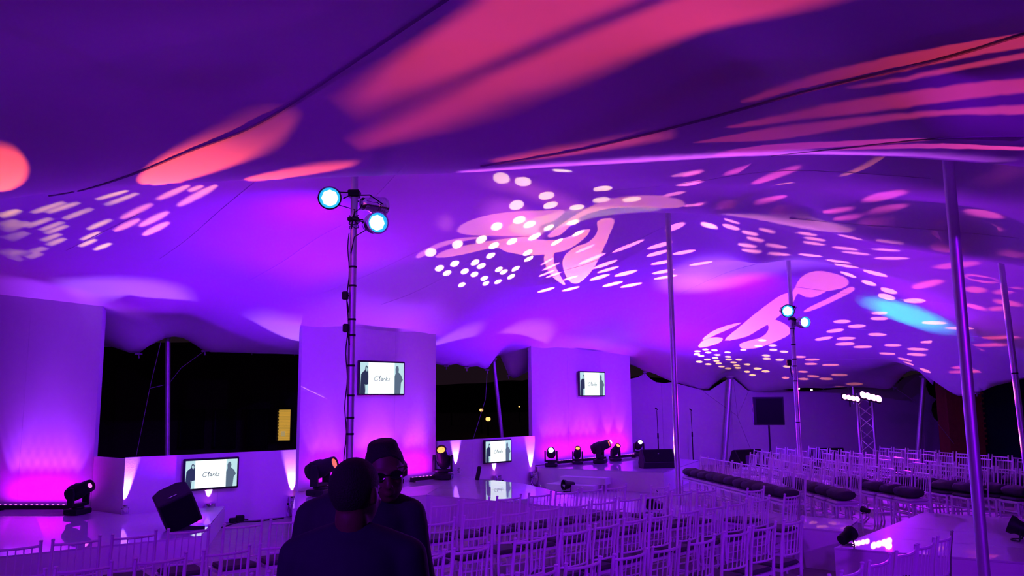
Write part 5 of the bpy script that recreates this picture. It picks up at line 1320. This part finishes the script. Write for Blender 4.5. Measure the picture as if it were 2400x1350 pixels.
gobo(mhD, D2, (1.0, .20, .42), 6000, .00006, off=(-1, 0))
# right: between the folds
U_ = S3([(220, 155, 440, 93, 26), (365, 205, 625, 110, 34), (0, 163, 105, 135, 18), (0, 215, 105, 190, 18), (380, 303, 550, 268, 24), (948, 293, 1185, 243, 42), (983, 350, 1185, 318, 32), (735, 355, 905, 332, 22), (795, 390, 950, 373, 20), (930, 400, 1110, 418, 18), (465, 345, 600, 342, 15), (10, 322, 115, 308, 13), (172, 322, 292, 310, 13), (1485, 345, 1690, 380, 38), (1485, 415, 1685, 450, 34), (1620, 125, 1770, 175, 44),
         (1385, 460, 1560, 485, 20), (1440, 505, 1580, 530, 20), (1660, 560, 1800, 590, 22)], 1600, 340, 2.25)
gobo(mhG, U_, (1.0, .08, .45), 9500, .00006, off=(0, 1))
gobo(mhE, [tr2(closed_smooth([(200, 362), (400, 368), (600, 380), (760, 405), (860, 428), (900, 452), (820, 460), (700, 450), (560, 426), (400, 393), (260, 373)]), 1600, 340, 2.25)], (1.0, .28, .25), 3200, .00008, off=(-1, 1))
# right: below the second fold
B_ = S3([(95, 410, 185, 440, 24), (210, 420, 300, 445, 22), (215, 388, 300, 415, 12), (310, 455, 400, 475, 18), (335, 487, 430, 507, 17), (290, 522, 390, 537, 17), (310, 552, 418, 565, 16), (438, 523, 550, 542, 15), (450, 570, 570, 580, 14), (400, 440, 490, 463, 13), (600, 460, 710, 477, 14), (640, 487, 755, 505, 14), (632, 510, 750, 527, 14), (610, 575, 735, 588, 13), (790, 537, 925, 553, 14), (840, 562, 985, 578, 13), (755, 605, 885, 622, 13), (800, 628, 930, 648, 13),
         (820, 472, 950, 500, 12), (1010, 500, 1170, 522, 12), (1000, 548, 1150, 558, 12), (1010, 597, 1195, 597, 15), (950, 660, 1080, 692, 20), (830, 668, 915, 698, 16), (945, 717, 1020, 738, 22), (1043, 757, 1130, 780, 26), (1030, 790, 1120, 810, 28), (1165, 820, 1280, 822, 24)], 1600, 340, 2.25)
gobo(mhF, B_, (1.0, .24, .30), 6500, .00006)
gobo(mhF, S3([(1210, 752, 1380, 712, 34), (1325, 645, 1570, 620, 32), (1485, 690, 1660, 720, 38), (1485, 760, 1600, 765, 32), (1640, 780, 1790, 755, 28), (1640, 820, 1790, 845, 28), (1490, 840, 1600, 868, 22), (1615, 868, 1700, 858, 20), (1415, 1175, 1680, 1163, 16), (1400, 1199, 1715, 1184, 15), (1410, 1087, 1590, 1080, 13), (1535, 1057, 1720, 1052, 15), (1580, 1018, 1780, 1012, 15)], 1600, 340, 2.25), (1.0, .08, .10), 4500, .00012, off=(0, 1))
C_ = S3([(995, 887, 1080, 886, 17), (990, 915, 1083, 915, 19), (795, 932, 885, 929, 19), (870, 957, 965, 953, 19), (757, 985, 850, 973, 19), (697, 1028, 790, 1013, 17), (812, 1022, 912, 1018, 17), (805, 1050, 908, 1047, 17), (978, 998, 1075, 1000, 17), (898, 1065, 1000, 1063, 14), (1062, 1056, 1155, 1056, 14), (1250, 1040, 1385, 1036, 15), (1182, 1075, 1295, 1078, 14), (1183, 1103, 1285, 1107, 14), (1035, 1098, 1122, 1102, 12), (1135, 1122, 1210, 1140, 11), (1165, 1142, 1220, 1162, 9),
         (1250, 1178, 1308, 1200, 15), (1312, 1255, 1350, 1282, 17), (1382, 965, 1535, 967, 14), (1260, 937, 1395, 938, 18), (735, 1160, 825, 1160, 12), (640, 1155, 712, 1154, 12), (645, 1132, 722, 1131, 12), (580, 1118, 652, 1117, 12), (605, 1195, 663, 1196, 10), (655, 1217, 720, 1220, 12), (608, 1233, 667, 1235, 12), (720, 1232, 792, 1233, 14), (780, 1212, 870, 1213, 14), (860, 1260, 950, 1260, 16), (522, 1227, 563, 1228, 12), (800, 1273, 855, 1273, 5)], 1600, 340, 2.25)
gobo(mhF, C_, (1.0, .22, .16), 4600, .00005, off=(-1, 0))
Yl = [(78, 1088), (75, 1103), (120, 1078), (168, 1082), (97, 1112), (135, 1094), (182, 1107), (237, 1093), (88, 1143), (130, 1131), (172, 1123), (240, 1117), (178, 1138), (135, 1156), (243, 1131), (296, 1132), (268, 1146), (205, 1168), (190, 1151), (285, 1162), (340, 1157), (240, 1178), (290, 1175), (395, 1179), (340, 1195), (437, 1193), (368, 1213), (320, 1080), (400, 1060), (440, 1110), (443, 1127), (478, 1080), (512, 1132), (475, 1057), (420, 1030), (550, 1168), (535, 1090)]
gobo(mhF, E3([(x, y, 17 + (5 if x > 390 else 0), 5.2 + (1 if x > 390 else 0), 2) for x, y in Yl], 1600, 340, 2.25), (1.0, .50, .08), 4600, .00003, off=(-1, 1))
rs = lambda L: [tr2(closed_smooth(p_), 1600, 340, 2.25) for p_ in L]
gobo(mhH, rs([[(580, 770), (620, 700), (700, 664), (790, 675), (860, 700), (873, 735), (830, 758), (760, 772), (700, 800), (650, 802), (605, 785), (575, 840), (480, 925), (390, 980), (330, 1012), (222, 1030), (300, 958), (420, 860), (520, 790)],
              [(880, 748), (905, 765), (820, 812), (700, 866), (640, 882), (662, 858), (780, 802)],
              [(82, 1060), (110, 1030), (160, 1014), (208, 1018), (198, 1040), (140, 1060), (98, 1068)],
              [(104, 1024), (160, 980), (240, 950), (310, 936), (262, 962), (180, 998), (132, 1020)],
              [(300, 1052), (340, 1034), (420, 1010), (455, 960), (420, 905), (500, 925), (560, 960), (560, 1000), (480, 1040), (400, 1068), (320, 1074)]]), (1.0, .16, .22), 3000, .00005)
# cyan spot right of the distant lamp pole
gobo(mhH, [ell(2130, 738, 98, 22, 18, 24)], (.0, .50, .9), 6000, .0008, off=(1, 0))

# red flecks caught by two of the masts
def fleck(px, py, hw, hh, Y): return [PY(x, y, Y) for x, y in ell(px, py, hw, hh, 0, 12)]
gobo(mhE, [fleck(1568, 775, 4, 10, 13.3), fleck(1571, 838, 4, 14, 13.3), fleck(1575, 938, 4, 12, 13.3), fleck(1579, 1019, 5, 15, 13.3), fleck(1581, 1053, 5, 14, 13.3)], (1.0, .22, .06), 9000, .00005, off=(1, -1))
gobo(mhF, [fleck(2352, 700, 9, 50, 12.3), fleck(2372, 920, 9, 22, 12.3), fleck(2391, 1032, 9, 28, 12.3)], (1.0, .12, .06), 7000, .00008, off=(1, 1))
